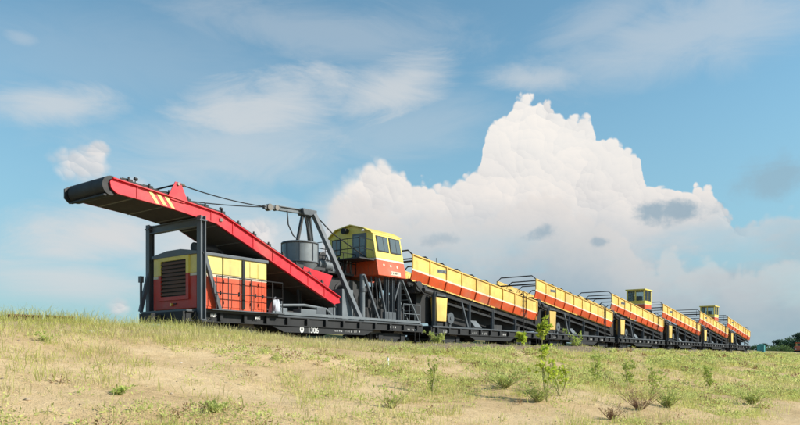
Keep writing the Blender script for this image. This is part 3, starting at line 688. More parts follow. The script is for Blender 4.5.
    b = quad_near(27.95, 28.75, 4.14, 4.34, .01, .008).build('number_plate', CREAM, CB); marks(b, 28.0, 28.72, yn(4.2) - .012, 4.18, .12, 6, 3, BLACK)
    # end wall facing the boom: door, window, lamp
    d = MB().box(c0 - .03, c0 - .001, 22.45, 23.35, 4.98, 6.22).build('door', GREY, CB)
    MB().box(c0 - .038, c0 - .03, 22.53, 22.82, 5.3, 6.0).build('pane', GLASS, d); MB().box(c0 - .038, c0 - .03, 22.88, 23.27, 5.3, 6.12).build('pane', GLASS, d)
    w = MB().box(c0 - .03, c0 - .001, 24.15, 24.75, 5.2, 6.05).build('window', BLACK, CB); MB().box(c0 - .037, c0 - .03, 24.2, 24.7, 5.25, 6.0).build('pane', GLASS, w)
    l = MB(); l.cyl((c0 - .35, 23.7, 6.38), (c0 - .02, 23.7, 6.42), .16, .12, n=14); l.build('searchlight', BLACK, CB, smooth=True)
    l = MB(); l.cyl((c0 - .2, 22.55, 6.33), (c0 - .05, 22.55, 6.34), .06, n=10); l.build('searchlight', WHITE, CB, smooth=True)
    # platform and railing before the cab door
    MB().box(25.75, 26.915, 21.9, 25.0, 4.78, 4.84).build('platform', MACHINE, T)
    railing(T, [(26.85, 21.95), (25.8, 21.95), (25.8, 24.95)], 4.84, (.45, .95), .02, .75, BLACK)
    # cab supports
    for x in (27.95, 28.45): MB().ibeam((x, 22.0, 1.783), (x, 22.0, 4.04), .2, .2, .03, (1, 0, 0)).build('cab_column', GREY, T)
    MB().ibeam((29.0, 22.0, 1.783), (29.0, 22.0, 4.04), .16, .16, .025, (1, 0, 0)).build('cab_column', GREY, T)
    MB().ibeam((28.3, 24.6, 1.783), (28.3, 24.6, 4.04), .2, .2, .03, (1, 0, 0)).build('cab_column', GREY, T)
    MB().ibeam((27.1, 24.6, 1.783), (27.1, 24.6, 4.04), .2, .2, .03, (1, 0, 0)).build('cab_column', GREY, T)
    MB().beam((27.3, 21.98, 3.95), (27.85, 21.98, 2.2), .08, .12, (0, 1, 0)).build('cab_brace', GREY, T)
    MB().beam((29.0, 21.96, 3.95), (28.55, 21.96, 2.9), .08, .1, (0, 1, 0)).build('cab_brace', GREY, T)
    MB().box(27.75, 28.65, 21.9, 22.1, 1.784, 2.3).build('column_foot', GREY, T, bevel=.02)
    # stair with rails down to the deck end
    stp = MB()
    for y in (22.0, 22.7): stp.beam((29.25, y, 4.0), (30.8, y, 1.8), .05, .16, (0, 1, 0))
    stp = stp.build('stair', LGREY, T)
    for i in range(8):
        t = (i + .5) / 8; MB().box(29.25 + 1.55 * t - .12, 29.25 + 1.55 * t + .12, 22.03, 22.67, 4.0 - 2.2 * t - .02, 4.0 - 2.2 * t + .02).build('tread', LGREY, stp)
    railing(T, [(29.35, 21.95), (30.85, 21.95)], 1.783, (.5, 1.0), .02, .5, LGREY)
    MB().box(29.4, 30.7, 23.0, 24.2, 1.783, 2.6).build('battery_box', MACHINE, T, bevel=.03)
    # bracket over the far end
    # lettering and marks on the sill
    y = N - .052 + .11 - .005
    y = N + .05 + .04 - .022 - .002
    ring = MB()
    for t in np.linspace(0, 2 * math.pi, 17)[:-1]:
        q = t + 2 * math.pi / 16
        ring.add([(21.82 + rr * .62 * math.cos(tt), y - .004, 1.21 + rr * .75 * math.sin(tt)) for tt, rr in ((t, .10), (q, .10), (q, .20), (t, .20))], [(0, 1, 2, 3)])
    ring.build('emblem', WHITE, T)
    lettering('1306', .345, (22.18, y, 1.075), WHITE, T)
    marks(T, 23.9, 24.5, y, 1.17, .08, 7, 1, WHITE); marks(T, 24.6, 25.8, y, 1.16, .09, 10, 2, WHITE)
    marks(T, 27.95, 28.45, N - .06, 1.47, .10, 4, 5, WHITE); marks(T, 29.6, 30.6, y, 1.40, .09, 8, 6, WHITE)
    for x in (17.0, 19.2): marks(T, x - .14, x + .16, N - .06, 1.52, .13, 3, int(x), WHITE)
    return T
build_machine()
bag = MB(); n_ = 14
for i in range(7):
    for j in range(n_):
        th = math.pi / 2 * i / 6; ph = 2 * math.pi * j / n_; rr = 1 + .18 * math.sin(3 * ph + i) + .1 * math.cos(5 * ph)
        bag.v.append((20.62 + .27 * rr * math.cos(th), 22.2 + .27 * rr * math.cos(th) * math.sin(ph), 1.79))
        bag.v[-1] = (20.62 + .27 * rr * math.cos(th) * math.cos(ph), 22.25 + .25 * rr * math.cos(th) * math.sin(ph), 1.783 + .75 * math.sin(th) * (1 + .05 * math.sin(4 * ph)))
for i in range(6):
    for j in range(n_): bag.f.append((i * n_ + j, i * n_ + (j + 1) % n_, (i + 1) * n_ + (j + 1) % n_, (i + 1) * n_ + j))
tag(bag.build('canvas_sack', CANVAS, None, smooth=True), 'white canvas bundle standing on the deck behind the orange engine house', 'sack')

# ------------------------------------------------------------------ hopper wagons
PITCH = 14.55
def ztop(s): return 5.40 - .107 * (s - 29.93)
HH = 1.27
def build_wagon():
    T = thing('hopper_wagon', '', 'wagon', (31.9, YC, RAILZ), 'conveyor hopper wagons coupled in a row')
    flatcar(T, 31.95, 45.35, 34.0, 43.3, 1.74)
    FY = 2 * YC - N
    s0, s1, nb = 29.93, 44.66, 9
    ed = np.linspace(s0, s1, nb + 1)
    Hp = MB()                                         # belt trough floor
    Hp.slab((s0 + .1, N + .3, ztop(s0) - HH - .02), (s1, N + .3, ztop(s1) - HH - .02), (s1, FY - .3, ztop(s1) - HH - .02), (s0 + .1, FY - .3, ztop(s0) - HH - .02), .05)
    Hp = Hp.build('hopper', RUBBER, T)
    inc = .13
    for sg in (1, -1):
        Y0 = N if sg == 1 else FY
        for a, b in zip(ed[:-1], ed[1:]):
            a_, b_ = a + .012, b - .012
            def q(s, dz, dy): return (s, Y0 + sg * dy, ztop(s) - dz)
            pa = [q(a_, .70, 0), q(b_, .70, 0), q(b_, 0, 0), q(a_, 0, 0)]
            pb = [q(a_, .80, .0), q(b_, .80, .0), q(b_, .702, 0), q(a_, .702, 0)]
            pc = [q(a_, HH, inc), q(b_, HH, inc), q(b_, .802, 0), q(a_, .802, 0)]
            for nm, pp, mm in (('upper_panel', pa, YELLOW), ('stripe_panel', pb, CREAM), ('lower_panel', pc, ORANGE)):
                if sg == -1: pp = [pp[1], pp[0], pp[3], pp[2]]
                MB().slab(*pp, .03).build(nm, mm, Hp)
        for i, s in enumerate(ed):                    # ribs in the colours of the wall
            y_ = Y0 - sg * .03
            u = MB().beam((s, y_, ztop(s) - .70), (s, y_, ztop(s) + .01), .07, .06, (1, 0, 0)).build('rib', YELLOW, Hp)
            MB().beam((s, y_ + sg * .0, ztop(s) - .80), (s, y_ + sg * inc, ztop(s) - HH), .07, .06, (1, 0, 0)).build('rib', ORANGE, Hp)
        MB().beam((s0 - .03, Y0 - sg * .012, ztop(s0) + .035), (s1 + .03, Y0 - sg * .012, ztop(s1) + .035), .11, .06).build('top_rail', YELLOW, Hp)
        MB().beam((s0 + .05, Y0 + sg * .36, ztop(s0) - HH - .16), (s1, Y0 + sg * .36, ztop(s1) - HH - .16), .12, .26).build('longitudinal', BLACK, Hp)
    for s in ed[:-1]:                                 # hoops over the hopper
        z = ztop(s)
        MB().tube([(s, N + .02, z + .05), (s, N + .28, z + .27), (s, FY - .28, z + .27), (s, FY - .02, z + .05)], .04, 6).build('hoop', BLACK, Hp)
    MB().tube([(s0 + .02, N + .05, ztop(s0) - .32), (s0 + .02, FY - .05, ztop(s0) - .32)], .05, 6).build('cross_bar', BLACK, Hp)
    for s in (ed[0], ed[4]): pass
    MB().tube([(34.4, YC, ztop(34.4) + .27), (34.4, YC, ztop(34.4) + .95)], .018, 6).tube([(34.4, YC, ztop(34.4) + .26), (34.4, YC, ztop(34.4) + .5)], .035, 6).build('aerial', BLACK, Hp)
    MB().slab((44.62, N + .03, ztop(s1) - 1.2), (44.62, FY - .03, ztop(s1) - 1.2), (44.62, FY - .03, ztop(s1) - .05), (44.62, N + .03, ztop(s1) - .05), .04).build('end_wall', YELLOW, Hp)
    # head pulley and drive under the high end
    MB().cyl((30.15, N + .32, 3.98), (30.15, FY - .32, 3.98), .22, n=20).build('head_drum', RUBBER, T, smooth=True)
    dr = MB(); dr.cyl((30.75, N + .12, 3.80), (30.75, N + .45, 3.80), .30, n=18); dr.cyl((31.3, N + .1, 3.72), (31.3, N + .5, 3.72), .20, n=16); dr.box(30.5, 31.7, N + .25, N + .9, 3.45, 3.95); dr.build('belt_drive', MACHINE, T, smooth=True)
    dm = MB(); dm.cyl((31.0, N + .06, 3.62), (31.75, N + .06, 3.55), .15, n=12); dm.build('drive_motor', MACHINE, T, smooth=True)
    MB().tube([(30.3, N + .1, 4.0), (30.5, N + .0, 3.7), (31.0, N + .0, 3.42), (31.7, N + .05, 3.35)], .05, 7).build('hose', RUBBER, T, smooth=True)
    # supporting frame
    for sg in (1, -1):
        Y0 = (N if sg == 1 else FY) + sg * .16
        zb_ = lambda s: ztop(s) - HH - .30
        for s, w in ((32.25, .2), (35.9, .16), (38.7, .16), (41.7, .16)):
            MB().ibeam((s, Y0, 1.743), (s, Y0, zb_(s) + .04), w, w, .025, (1, 0, 0)).build('post', GREY, T)
        MB().beam((35.0, Y0, zb_(35.0)), (35.75, Y0, 1.76), .11, .13, (0, 1, 0)).build('diagonal', GREY, T)
        MB().beam((32.35, Y0, zb_(32.3) - .1), (33.3, Y0, zb_(33.3)), .1, .12, (0, 1, 0)).build('knee_brace', GREY, T)
        MB().beam((33.3, Y0 + sg * .02, 3.08), (44.8, Y0 + sg * .02, 1.86), .08, .12).build('lower_chord', BLACK, T)
        MB().beam((32.2, Y0, ztop(32.2) - HH - .32), (44.6, Y0, ztop(44.6) - HH - .33), .10, .09).build('upper_chord', BLACK, T)
        # yellow box column by the high end
        MB().prism_y([(32.32, 2.0), (33.22, 2.0), (33.34, 3.33), (32.22, 3.33)], Y0 - sg * .14, Y0 + sg * .25).build('column_box', YELLOW, T, bevel=.02)
        MB().box(32.45, 33.1, min(Y0, Y0 + sg * .2), max(Y0, Y0 + sg * .2), 1.743, 2.0).build('column_foot', BLACK, T)
        wh = MB(); wh.cyl((33.75, Y0 - sg * .12, 2.22), (33.75, Y0 - sg * .05, 2.22), .33, n=22); wh.cyl((33.75, Y0 - sg * .16, 2.22), (33.75, Y0 - sg * .12, 2.22), .10, n=12)
        wh.box(33.68, 33.82, min(Y0, Y0 - sg * .06), max(Y0, Y0 - sg * .06), 1.743, 2.2); wh.build('cable_reel', GREY, T, smooth=True)
    MB().slab((36.6, N + .12, 1.80), (37.35, N + .12, 1.80), (37.15, N + .42, 2.22), (36.45, N + .42, 2.22), .04).build('deck_plate', LGREY, T)
    MB().box(39.2, 40.2, N + .3, N + .9, 1.743, 2.05).build('tool_box', MACHINE, T, bevel=.02)
    MB().box(34.6, 35.4, YC - .5, YC + .5, 1.743, 2.6).build('drive_unit', MACHINE, T, bevel=.03)
    for s in np.arange(31.2, 44.0, 1.3):
        z = ztop(s) - HH - .42
        MB().cyl((s, N + .55, z), (s, FY - .55, z), .06, n=8).build('return_roller', STEEL, T)
    MB().slab((31, N + .5, ztop(31) - HH - .36), (44.2, N + .5, ztop(44.2) - HH - .36), (44.2, FY - .5, ztop(44.2) - HH - .36), (31, FY - .5, ztop(31) - HH - .36), .02).build('return_belt', MATS['worn_belt_underside'], T)
    MB().prism_y([(33.6, ztop(33.6) - HH - .5), (44.6, ztop(44.6) - HH - .4), (44.6, 1.76), (35.5, 1.76)], YC - .2, FY - .4).build('belt_casing', BLACK, T)
    MB().prism_y([(30.98, 2.2), (31.1, 3.5), (32.3, 3.6), (32.3, 1.9), (31.6, 1.85)], N + .55, FY - .45).build('transfer_chute', BLACK, T, bevel=.03)
    # ladder
    for k_ in (42.5, 42.92):
        MB().tube([(k_, N - .1, 1.6), (k_, N - .1, ztop(k_) + .25), (k_, N + .1, ztop(k_) + .42), (k_, N + .3, ztop(k_) + .3)], .024, 6).build('ladder_rail', BLACK, T)
    for i in range(9):
        z = 1.75 + i * .29
        MB().tube([(42.5, N - .1, z), (42.92, N - .1, z)], .016, 6).build('ladder_rung', BLACK, T)
    # plate with markings on the second bay
    pl = MB().box(32.3, 33.15, N - .02, N - .002, ztop(32.7) - .40, ztop(32.7) - .22).build('name_plate', LGREY, Hp)
    marks(pl, 32.36, 33.1, N - .022, ztop(32.7) - .37, .11, 6, 12, BLACK)
    for i, x in enumerate((33.0, 36.1, 37.3, 39.8, 42.2, 44.0)):
        marks(T, x, x + .55, N + .063, 1.38, .12, 5, 20 + i, WHITE)
    return T
wagon = build_wagon()
LBL = ['yellow and orange hopper wagon coupled straight behind the machine with the red boom',
       'second yellow and orange hopper wagon behind the boom machine, no cab on it',
       'third hopper wagon behind the boom machine, carrying a yellow cab above its low end',
       'fourth hopper wagon behind the boom machine, between the two wagons with cabs',
       'fifth hopper wagon behind the boom machine, last one carrying a yellow cab',
       'last hopper wagon of the train, its low end facing the distant trees']
wagons = [wagon]
base = tuple(wagon.location)
for i in range(1, 6): wagons.append(copy_tree(wagon, (base[0] + PITCH * i, base[1], base[2])))
for w_, l_ in zip(wagons, LBL): w_['label'] = l_
def wagon_cab(T, i, sl):
    """driver's cab on a frame over the low end; sl: position along wagon 1"""
    ORG[T] = base
    a, b, y0, y1 = sl, sl + 2.1, 22.45, 24.25
    zf = 4.75
    C_ = MB().box(a, b, y0, y1, zf, zf + .48).build('cab', ORANGE, T, bevel=.02); ORG[C_] = base
    MB().box(a + .002, b - .002, y0 + .002, y1 - .002, zf + .481, zf + .54).build('stripe', CREAM, C_)
    MB().box(a, b, y0, y1, zf + .541, zf + .85).build('waist_panel', YELLOW2, C_)
    for x in (a, b - .12):
        for y in (y0, y1 - .12): MB().box(x, x + .12, y, y + .12, zf + .851, zf + 1.88).build('corner_post', YELLOW2, C_)
    MB().box(a, a + .08, (y0 + y1) / 2 - .06, (y0 + y1) / 2 + .06, zf + .851, zf + 1.88).build('mullion', YELLOW2, C_)
    MB().box((a + b) / 2 - .06, (a + b) / 2 + .06, y0, y0 + .08, zf + .851, zf + 1.88).build('mullion', YELLOW2, C_)
    for p_ in ((a + .13, (a + b) / 2 - .07, y0 + .03, y0 + .04), ((a + b) / 2 + .07, b - .13, y0 + .03, y0 + .04), (a + .03, a + .04, y0 + .13, (y0 + y1) / 2 - .07), (a + .03, a + .04, (y0 + y1) / 2 + .07, y1 - .13),
               (a + .13, b - .13, y1 - .04, y1 - .03), (b - .04, b - .03, y0 + .13, y1 - .13)):
        MB().box(*p_, zf + .86, zf + 1.87).build('pane', CLEAR, C_)
    MB().box(a - .1, b + .1, y0 - .1, y1 + .1, zf + 1.881, zf + 2.02).build('roof', YELLOW2, C_, bevel=.03)
    MB().box(a + .5, a + 1.1, YC - .3, YC + .3, zf + .5, zf + 1.35).build('seat', MACHINE, C_)
    for x in (a + .15, b - .15):
        for y in (N + .1, 2 * YC - N - .1): MB().beam((x, y, ztop(x) - .1), (x, (y0 + .1 if y < YC else y1 - .1), zf), .09, .09, (1, 0, 0)).build('cab_leg', GREY, T)
    MB().box(a - .3, b + .3, y0 - .2, y1 + .2, zf - .08, zf - .001).build('cab_floor', GREY, T)
m_, k_, p_, o_ = material('clear_window_glass')
tr = k_.new('ShaderNodeBsdfTransparent'); gl = k_.new('ShaderNodeBsdfGlossy'); gl.inputs['Roughness'].default_value = .05
mx = k_.new('ShaderNodeMixShader'); fr = k_.new('ShaderNodeFresnel'); fr.inputs[0].default_value = 1.5
tr.inputs[0].default_value = (.75, .82, .82, 1)
m_.node_tree.links.new(fr.outputs[0], mx.inputs[0]); m_.node_tree.links.new(tr.outputs[0], mx.inputs[1]); m_.node_tree.links.new(gl.outputs[0], mx.inputs[2]); m_.node_tree.links.new(mx.outputs[0], o_.inputs[0])
CLEAR = m_
wagon_cab(wagons[2], 2, 40.75)
wagon_cab(wagons[4], 4, 40.0)

# ------------------------------------------------------------------ things beyond the end of the train
def build_trolley():
    s0 = 182.0
    T = thing('rail_trolley', 'small orange and yellow motor trolley on the track beyond the train', 'rail trolley', (s0 + 3, YC, RAILZ))
    B = MB(); B.box(s0, s0 + 6, N + .1, 2 * YC - N - .1, 1.15, 1.45); B = B.build('frame', BLACK, T)
    MB().box(s0 + .3, s0 + 2.4, N + .2, 2 * YC - N - .2, 1.45, 2.5).build('bonnet', ORANGE, T, bevel=.08)
    MB().box(s0 + .29, s0 + .31, N + .6, N + 1.5, 1.7, 2.3).build('grille', BLACK, T)
    c = MB().box(s0 + 2.4, s0 + 4.6, N + .2, 2 * YC - N - .2, 1.45, 2.4).build('cab', YELLOW2, T, bevel=.05)
    for x in (s0 + 2.45, s0 + 4.45):
        for y in (N + .22, 2 * YC - N - .34): MB().box(x, x + .12, y, y + .12, 2.4, 3.2).build('corner_post', YELLOW2, c)
    MB().box(s0 + 2.5, s0 + 2.52, N + .36, 2 * YC - N - .36, 2.42, 3.18).build('windscreen', CLEAR, c)
    MB().box(s0 + 2.3, s0 + 4.7, N + .1, 2 * YC - N - .1, 3.2, 3.32).build('roof', ORANGE, c, bevel=.03)
    for x in (s0 + 1.0, s0 + 5.0):
        for sg in (-1, 1): MB().cyl((x, YC + sg * .73, RAILZ + .4), (x, YC + sg * .86, RAILZ + .4), .4, n=20).build('wheel', STEEL, T, smooth=True)
    for y in (N + .5, 2 * YC - N - .5): MB().cyl((s0 + .22, y, 1.75), (s0 + .31, y, 1.75), .13, n=12).build('headlight', WHITE, T, smooth=True)
    MB().box(s0 + 4.6, s0 + 6, N + .15, N + .2, 1.45, 1.95).build('side_board', ORANGE, T)
build_trolley()
def build_cabinet():
    s0, y0 = 155.0, 26.2; z = float(ground_z(s0, y0))
    T = thing('relay_cabinet', 'small teal trackside cabinet standing beyond the last wagon', 'cabinet', (s0, y0, z))
    MB().box(s0, s0 + 1.1, y0, y0 + 1.3, z + .15, z + 2.2).build('body', TEAL, T, bevel=.03)
    MB().box(s0 - .05, s0 + 1.15, y0 - .05, y0 + 1.35, z - .3, z + .15).build('plinth', LGREY, T)
    MB().prism_x([(y0 - .1, z + 2.2), (y0 + 1.4, z + 2.2), (y0 + .65, z + 2.42)], s0 - .1, s0 + 1.2).build('roof', TEAL, T)
    for i in range(2):
        d = MB().box(s0 - .03, s0 - .001, y0 + .06 + i * .6, y0 + .63 + i * .6, z + .3, z + 2.05).build('door', TEAL, T, bevel=.01)
        MB().box(s0 - .06, s0 - .03, y0 + .5 - i * .1 + i * .3, y0 + .53 - i * .1 + i * .3, z + 1.1, z + 1.3).build('handle', STEEL, d)
build_cabinet()

# ------------------------------------------------------------------ vegetation
def leafmat(name, attr='Col', trans=.35):
    m = bpy.data.materials.new(name); m.use_nodes = True; m.node_tree.nodes.clear(); k = NT(m.node_tree)
    a = k.new('ShaderNodeAttribute', attribute_name=attr); d = k.new('ShaderNodeBsdfDiffuse'); t = k.new('ShaderNodeBsdfTranslucent')
    mx = k.new('ShaderNodeMixShader'); o = k.new('ShaderNodeOutputMaterial')
    for n in (d, t): m.node_tree.links.new(a.outputs['Color'], n.inputs[0])
    mx.inputs[0].default_value = trans
    m.node_tree.links.new(d.outputs[0], mx.inputs[1]); m.node_tree.links.new(t.outputs[0], mx.inputs[2]); m.node_tree.links.new(mx.outputs[0], o.inputs[0])
    return m
LEAF = leafmat('leaf_material', trans=.48)
STEM = paint('stem_bark', (.36, .34, .15), rough=.9, grime=.2); BARK = paint('tree_bark', (.09, .07, .05), rough=.95, grime=.4); DRYSTEM = paint('dry_stem', (.17, .085, .055), rough=.9, grime=.2)
def np_mesh(name, v, f, c, mat):
    """triangles or quads from arrays with a colour per vertex"""
    me = bpy.data.meshes.new(name); nf, w = f.shape
    me.vertices.add(len(v)); me.vertices.foreach_set('co', v.astype(np.float32).ravel())
    me.loops.add(nf * w); me.loops.foreach_set('vertex_index', f.astype(np.int32).ravel())
    me.polygons.add(nf); me.polygons.foreach_set('loop_start', np.arange(0, nf * w, w, dtype=np.int32))
    me.update(calc_edges=True)
    at = me.attributes.new('Col', 'FLOAT_COLOR', 'POINT'); at.data.foreach_set('color', np.concatenate([c, np.ones((len(c), 1))], 1).astype(np.float32).ravel())
    me.materials.append(mat); return me
def leaves(points, dirs, L, Wd, colr, r):
    """diamond leaves folded along the midrib: 2 quads -> 4 triangles each"""
    n = len(points); d = dirs / np.linalg.norm(dirs, axis=1, keepdims=True)
    rnd = r.normal(size=(n, 3)); sd = np.cross(d, rnd); sd /= np.linalg.norm(sd, axis=1, keepdims=True); up = np.cross(sd, d)
    L = np.broadcast_to(L, n)[:, None]; Wd = np.broadcast_to(Wd, n)[:, None]
    p0 = points; p1 = points + d * L * .45 + sd * Wd * .5 + up * Wd * .15; p2 = points + d * L; p3 = points + d * L * .45 - sd * Wd * .5 + up * Wd * .15
    v = np.stack([p0, p1, p2, p3], 1).reshape(-1, 3); b = np.arange(n)[:, None] * 4
    f = np.concatenate([b + [[0, 1, 2]], b + [[0, 2, 3]]], 1).reshape(-1, 3)
    return v, f, np.repeat(colr, 4, 0)

# grass: tufts of thin blades over the bank, thinner on the bare patches and on the gravel shoulder
def build_grass():
    nT = 330000
    r = np.random.default_rng(3)
    s = r.uniform(-6, 150, nT); Y = r.uniform(3.0, 21.0, nT)
    dep = s * cT + Y * sT; lat = s * sT - Y * cT
    px = CX + FPX * lat / np.maximum(dep, .1)
    keep = (dep > 5) & (px > -90) & (px < 900)
    a = fbm(s / 3.2, Y / 2.0, 4, 21); b = fbm(s / 0.8, Y / 0.6, 3, 33)
    dens = np.clip((a * .5 + b * .5 - .425) * 3.8, 0.07, .8)
    left = np.clip((24 - s) / 8, 0, 1)
    edge = np.clip((Y - 13.6 - .8 * left) / 1.0, 0, 1) * np.clip((22 - Y) / .5, 0, 1)
    dens = dens * (1 - edge) + edge * (left * np.clip(.55 + dens, 0, 1) + (1 - left) * np.where(b > .66, .25, .03))
    crest = np.clip((Y - 12.6) / 1.2, 0, 1) * np.clip((15.6 - Y) / .6, 0, 1)
    dens = np.maximum(dens, crest * (.02 + .55 * left) * np.clip(b * 2, 0, 1))
    bare = np.exp(-(((s - 10.5) / 3.2) ** 2 + ((Y - 11.5) / 1.6) ** 2)) + np.exp(-(((s - 7) / 2.5) ** 2 + ((Y - 10.2) / 1.2) ** 2))
    dens *= np.clip(1 - .75 * bare, .1, 1)
    thin = np.clip(30 / np.maximum(dep, 1), .18, 1) ** .8
    keep &= r.random(nT) < dens * thin
    s, Y, a, b, dep, left, edge = (q[keep] for q in (s, Y, a, b, dep, left, edge)); n = len(s); z = ground_z(s, Y) - .02
    nb = 9
    hgt = (.05 + .27 * r.random(n) ** 2.6) * (.7 + .7 * b) * (1 + .5 * np.clip((15 - s) / 5, 0, 1) * (Y > 13)) * np.where((Y > 13) & (s > 15), .7, 1.0)
    big = np.clip(dep / 22, .8, 3.5)                          # coarser blades far away, where they are below a pixel
    rep = np.repeat(np.arange(n), nb); N_ = len(rep)
    ang = r.uniform(0, 2 * np.pi, N_); lean = r.uniform(.15, 1.3, N_); hh = hgt[rep] * r.uniform(.55, 1.15, N_)
    spread = .15 * r.random(N_) ** .7 * (.6 + hgt[rep] * 3)
    base = np.stack([s[rep] + np.cos(ang) * spread, Y[rep] + np.sin(ang) * spread, z[rep]], 1)
    a2 = ang + r.normal(0, .5, N_); dirh = np.stack([np.cos(a2), np.sin(a2), np.zeros(N_)], 1)
    w = (.0028 + .0034 * r.random(N_)) * big[rep]
    side = np.stack([-np.sin(a2 + r.normal(0, .8, N_)), np.cos(a2), np.zeros(N_)], 1) * w[:, None]
    mid = base + dirh * (hh * lean * .35)[:, None] + np.array([0, 0, 1]) * (hh * .6)[:, None]
    tip = base + dirh * (hh * lean)[:, None] + np.array([0, 0, 1]) * (hh * (1 - .4 * lean))[:, None]
    v = np.stack([base - side, base + side, mid + side * .8, mid - side * .8, tip], 1).reshape(-1, 3)
    i = np.arange(N_)[:, None] * 5
    f = np.concatenate([i + [[0, 1, 2]], i + [[0, 2, 3]], i + [[3, 2, 4]]], 1).reshape(-1, 3)
    g = fbm(s / 2.0, Y / 1.4, 3, 55)
    dry = np.clip((g - .42) * 3 + r.normal(0, .25, n), 0, 1)[rep][:, None]
    green = np.array([.62, .61, .20]); straw = np.array([.74, .65, .36]); deep = np.array([.44, .55, .14])
    tone = r.random(n)[rep][:, None]
    c = (green * (1 - tone * .35) + deep * tone * .35) * (1 - dry) + straw * dry
    c = c * r.uniform(.8, 1.2, N_)[:, None]
    o = bpy.data.objects.new('grass', np_mesh('grass', v, f, np.repeat(c, 5, 0), LEAF)); col.objects.link(o)
    tag(o, 'sparse yellow-green grass tufts scattered over the sandy bank', 'grass'); o['kind'] = 'stuff'
    print('grass tufts', n, 'tris', len(f))
build_grass()

# low leafy ground cover between the grass
def build_cover():
    r = np.random.default_rng(19); nC = 38000
    s = r.uniform(-6, 120, nC); Y = r.uniform(3.5, 14.4, nC); dep = s * cT + Y * sT
    a = fbm(s / 2.6, Y / 1.7, 3, 71); b = fbm(s / .9, Y / .7, 2, 75)
    keep = (r.random(nC) < np.clip((a * .7 + b * .3 - .49) * 5, .03, 1) * np.clip(28 / np.maximum(dep, 1), .2, 1)) & (dep > 6)
    px = CX + FPX * (s * sT - Y * cT) / np.maximum(dep, .1); keep &= (px > -90) & (px < 900)
    s, Y, a, dep = s[keep], Y[keep], a[keep], dep[keep]; n = len(s); z = ground_z(s, Y)
    nl = 34; rep = np.repeat(np.arange(n), nl); Nn = len(rep)
    R_ = r.uniform(.08, .24, n)[rep]; d = r.normal(size=(Nn, 3)); d /= np.linalg.norm(d, axis=1, keepdims=True); d[:, 2] = np.abs(d[:, 2])
    q = r.random(Nn) ** .6
    P = np.stack([s[rep], Y[rep], z[rep]], 1) + d * (R_ * q)[:, None] * np.array([1.2, 1.2, .9]) * np.array([1, 1, 1.0])
    tint = r.random((n, 1)); c = np.array([.55, .63, .20]) * tint + np.array([.68, .66, .28]) * (1 - tint); c = np.where(r.random((n, 1)) < .10, np.array([[.34, .22, .12]]), c)
    c = c[rep] * r.uniform(.75, 1.2, (Nn, 1)); L = r.uniform(.04, .085, Nn) * np.clip(dep / 18, .8, 3)[rep]
    v, f, c = leaves(P, d + r.normal(0, .6, (Nn, 3)), L, L * .36, c, r)
    o = bpy.data.objects.new('ground_cover', np_mesh('ground_cover', v, f, c, LEAF)); col.objects.link(o)
    tag(o, 'low pale green herbs growing in patches among the grass', 'ground cover'); o['kind'] = 'stuff'
    print('cover', n, len(f))
build_cover()

# loose stones over the bank
def build_stones():
    r = np.random.default_rng(8); n = 2600
    s = r.uniform(-2, 70, n); Y = r.uniform(4, 20.5, n); z = ground_z(s, Y)
    base = np.array([(1, 0, 0), (-1, 0, 0), (0, 1, 0), (0, -1, 0), (0, 0, .7), (0, 0, -.7)]); tri = np.array([(0, 2, 4), (2, 1, 4), (1, 3, 4), (3, 0, 4), (2, 0, 5), (1, 2, 5), (3, 1, 5), (0, 3, 5)])
    sz = .012 + .035 * r.random(n) ** 4 + np.where(Y > 15, .012, 0)
    v = base[None] * sz[:, None, None] * r.uniform(.6, 1.3, (n, 6, 1)) + np.stack([s, Y, z], 1)[:, None]
    f = (tri[None] + (np.arange(n) * 6)[:, None, None]).reshape(-1, 3)
    c = np.array([.36, .28, .19]) * r.uniform(.4, 1.35, (n, 1)); c = np.where(r.random((n, 1)) < .03, np.array([[.7, .68, .62]]), c)
    m, k, p, o_ = material('loose_stone'); a = k.new('ShaderNodeAttribute', attribute_name='Col'); k.put(p.inputs['Base Color'], a.outputs['Color']); p.inputs['Roughness'].default_value = .9
    o = bpy.data.objects.new('pebbles', np_mesh('pebbles', v.reshape(-1, 3), f, np.repeat(c, 6, 0), m)); col.objects.link(o)
    tag(o, 'small loose pebbles strewn over the sandy bank', 'pebbles'); o['kind'] = 'stuff'
build_stones()

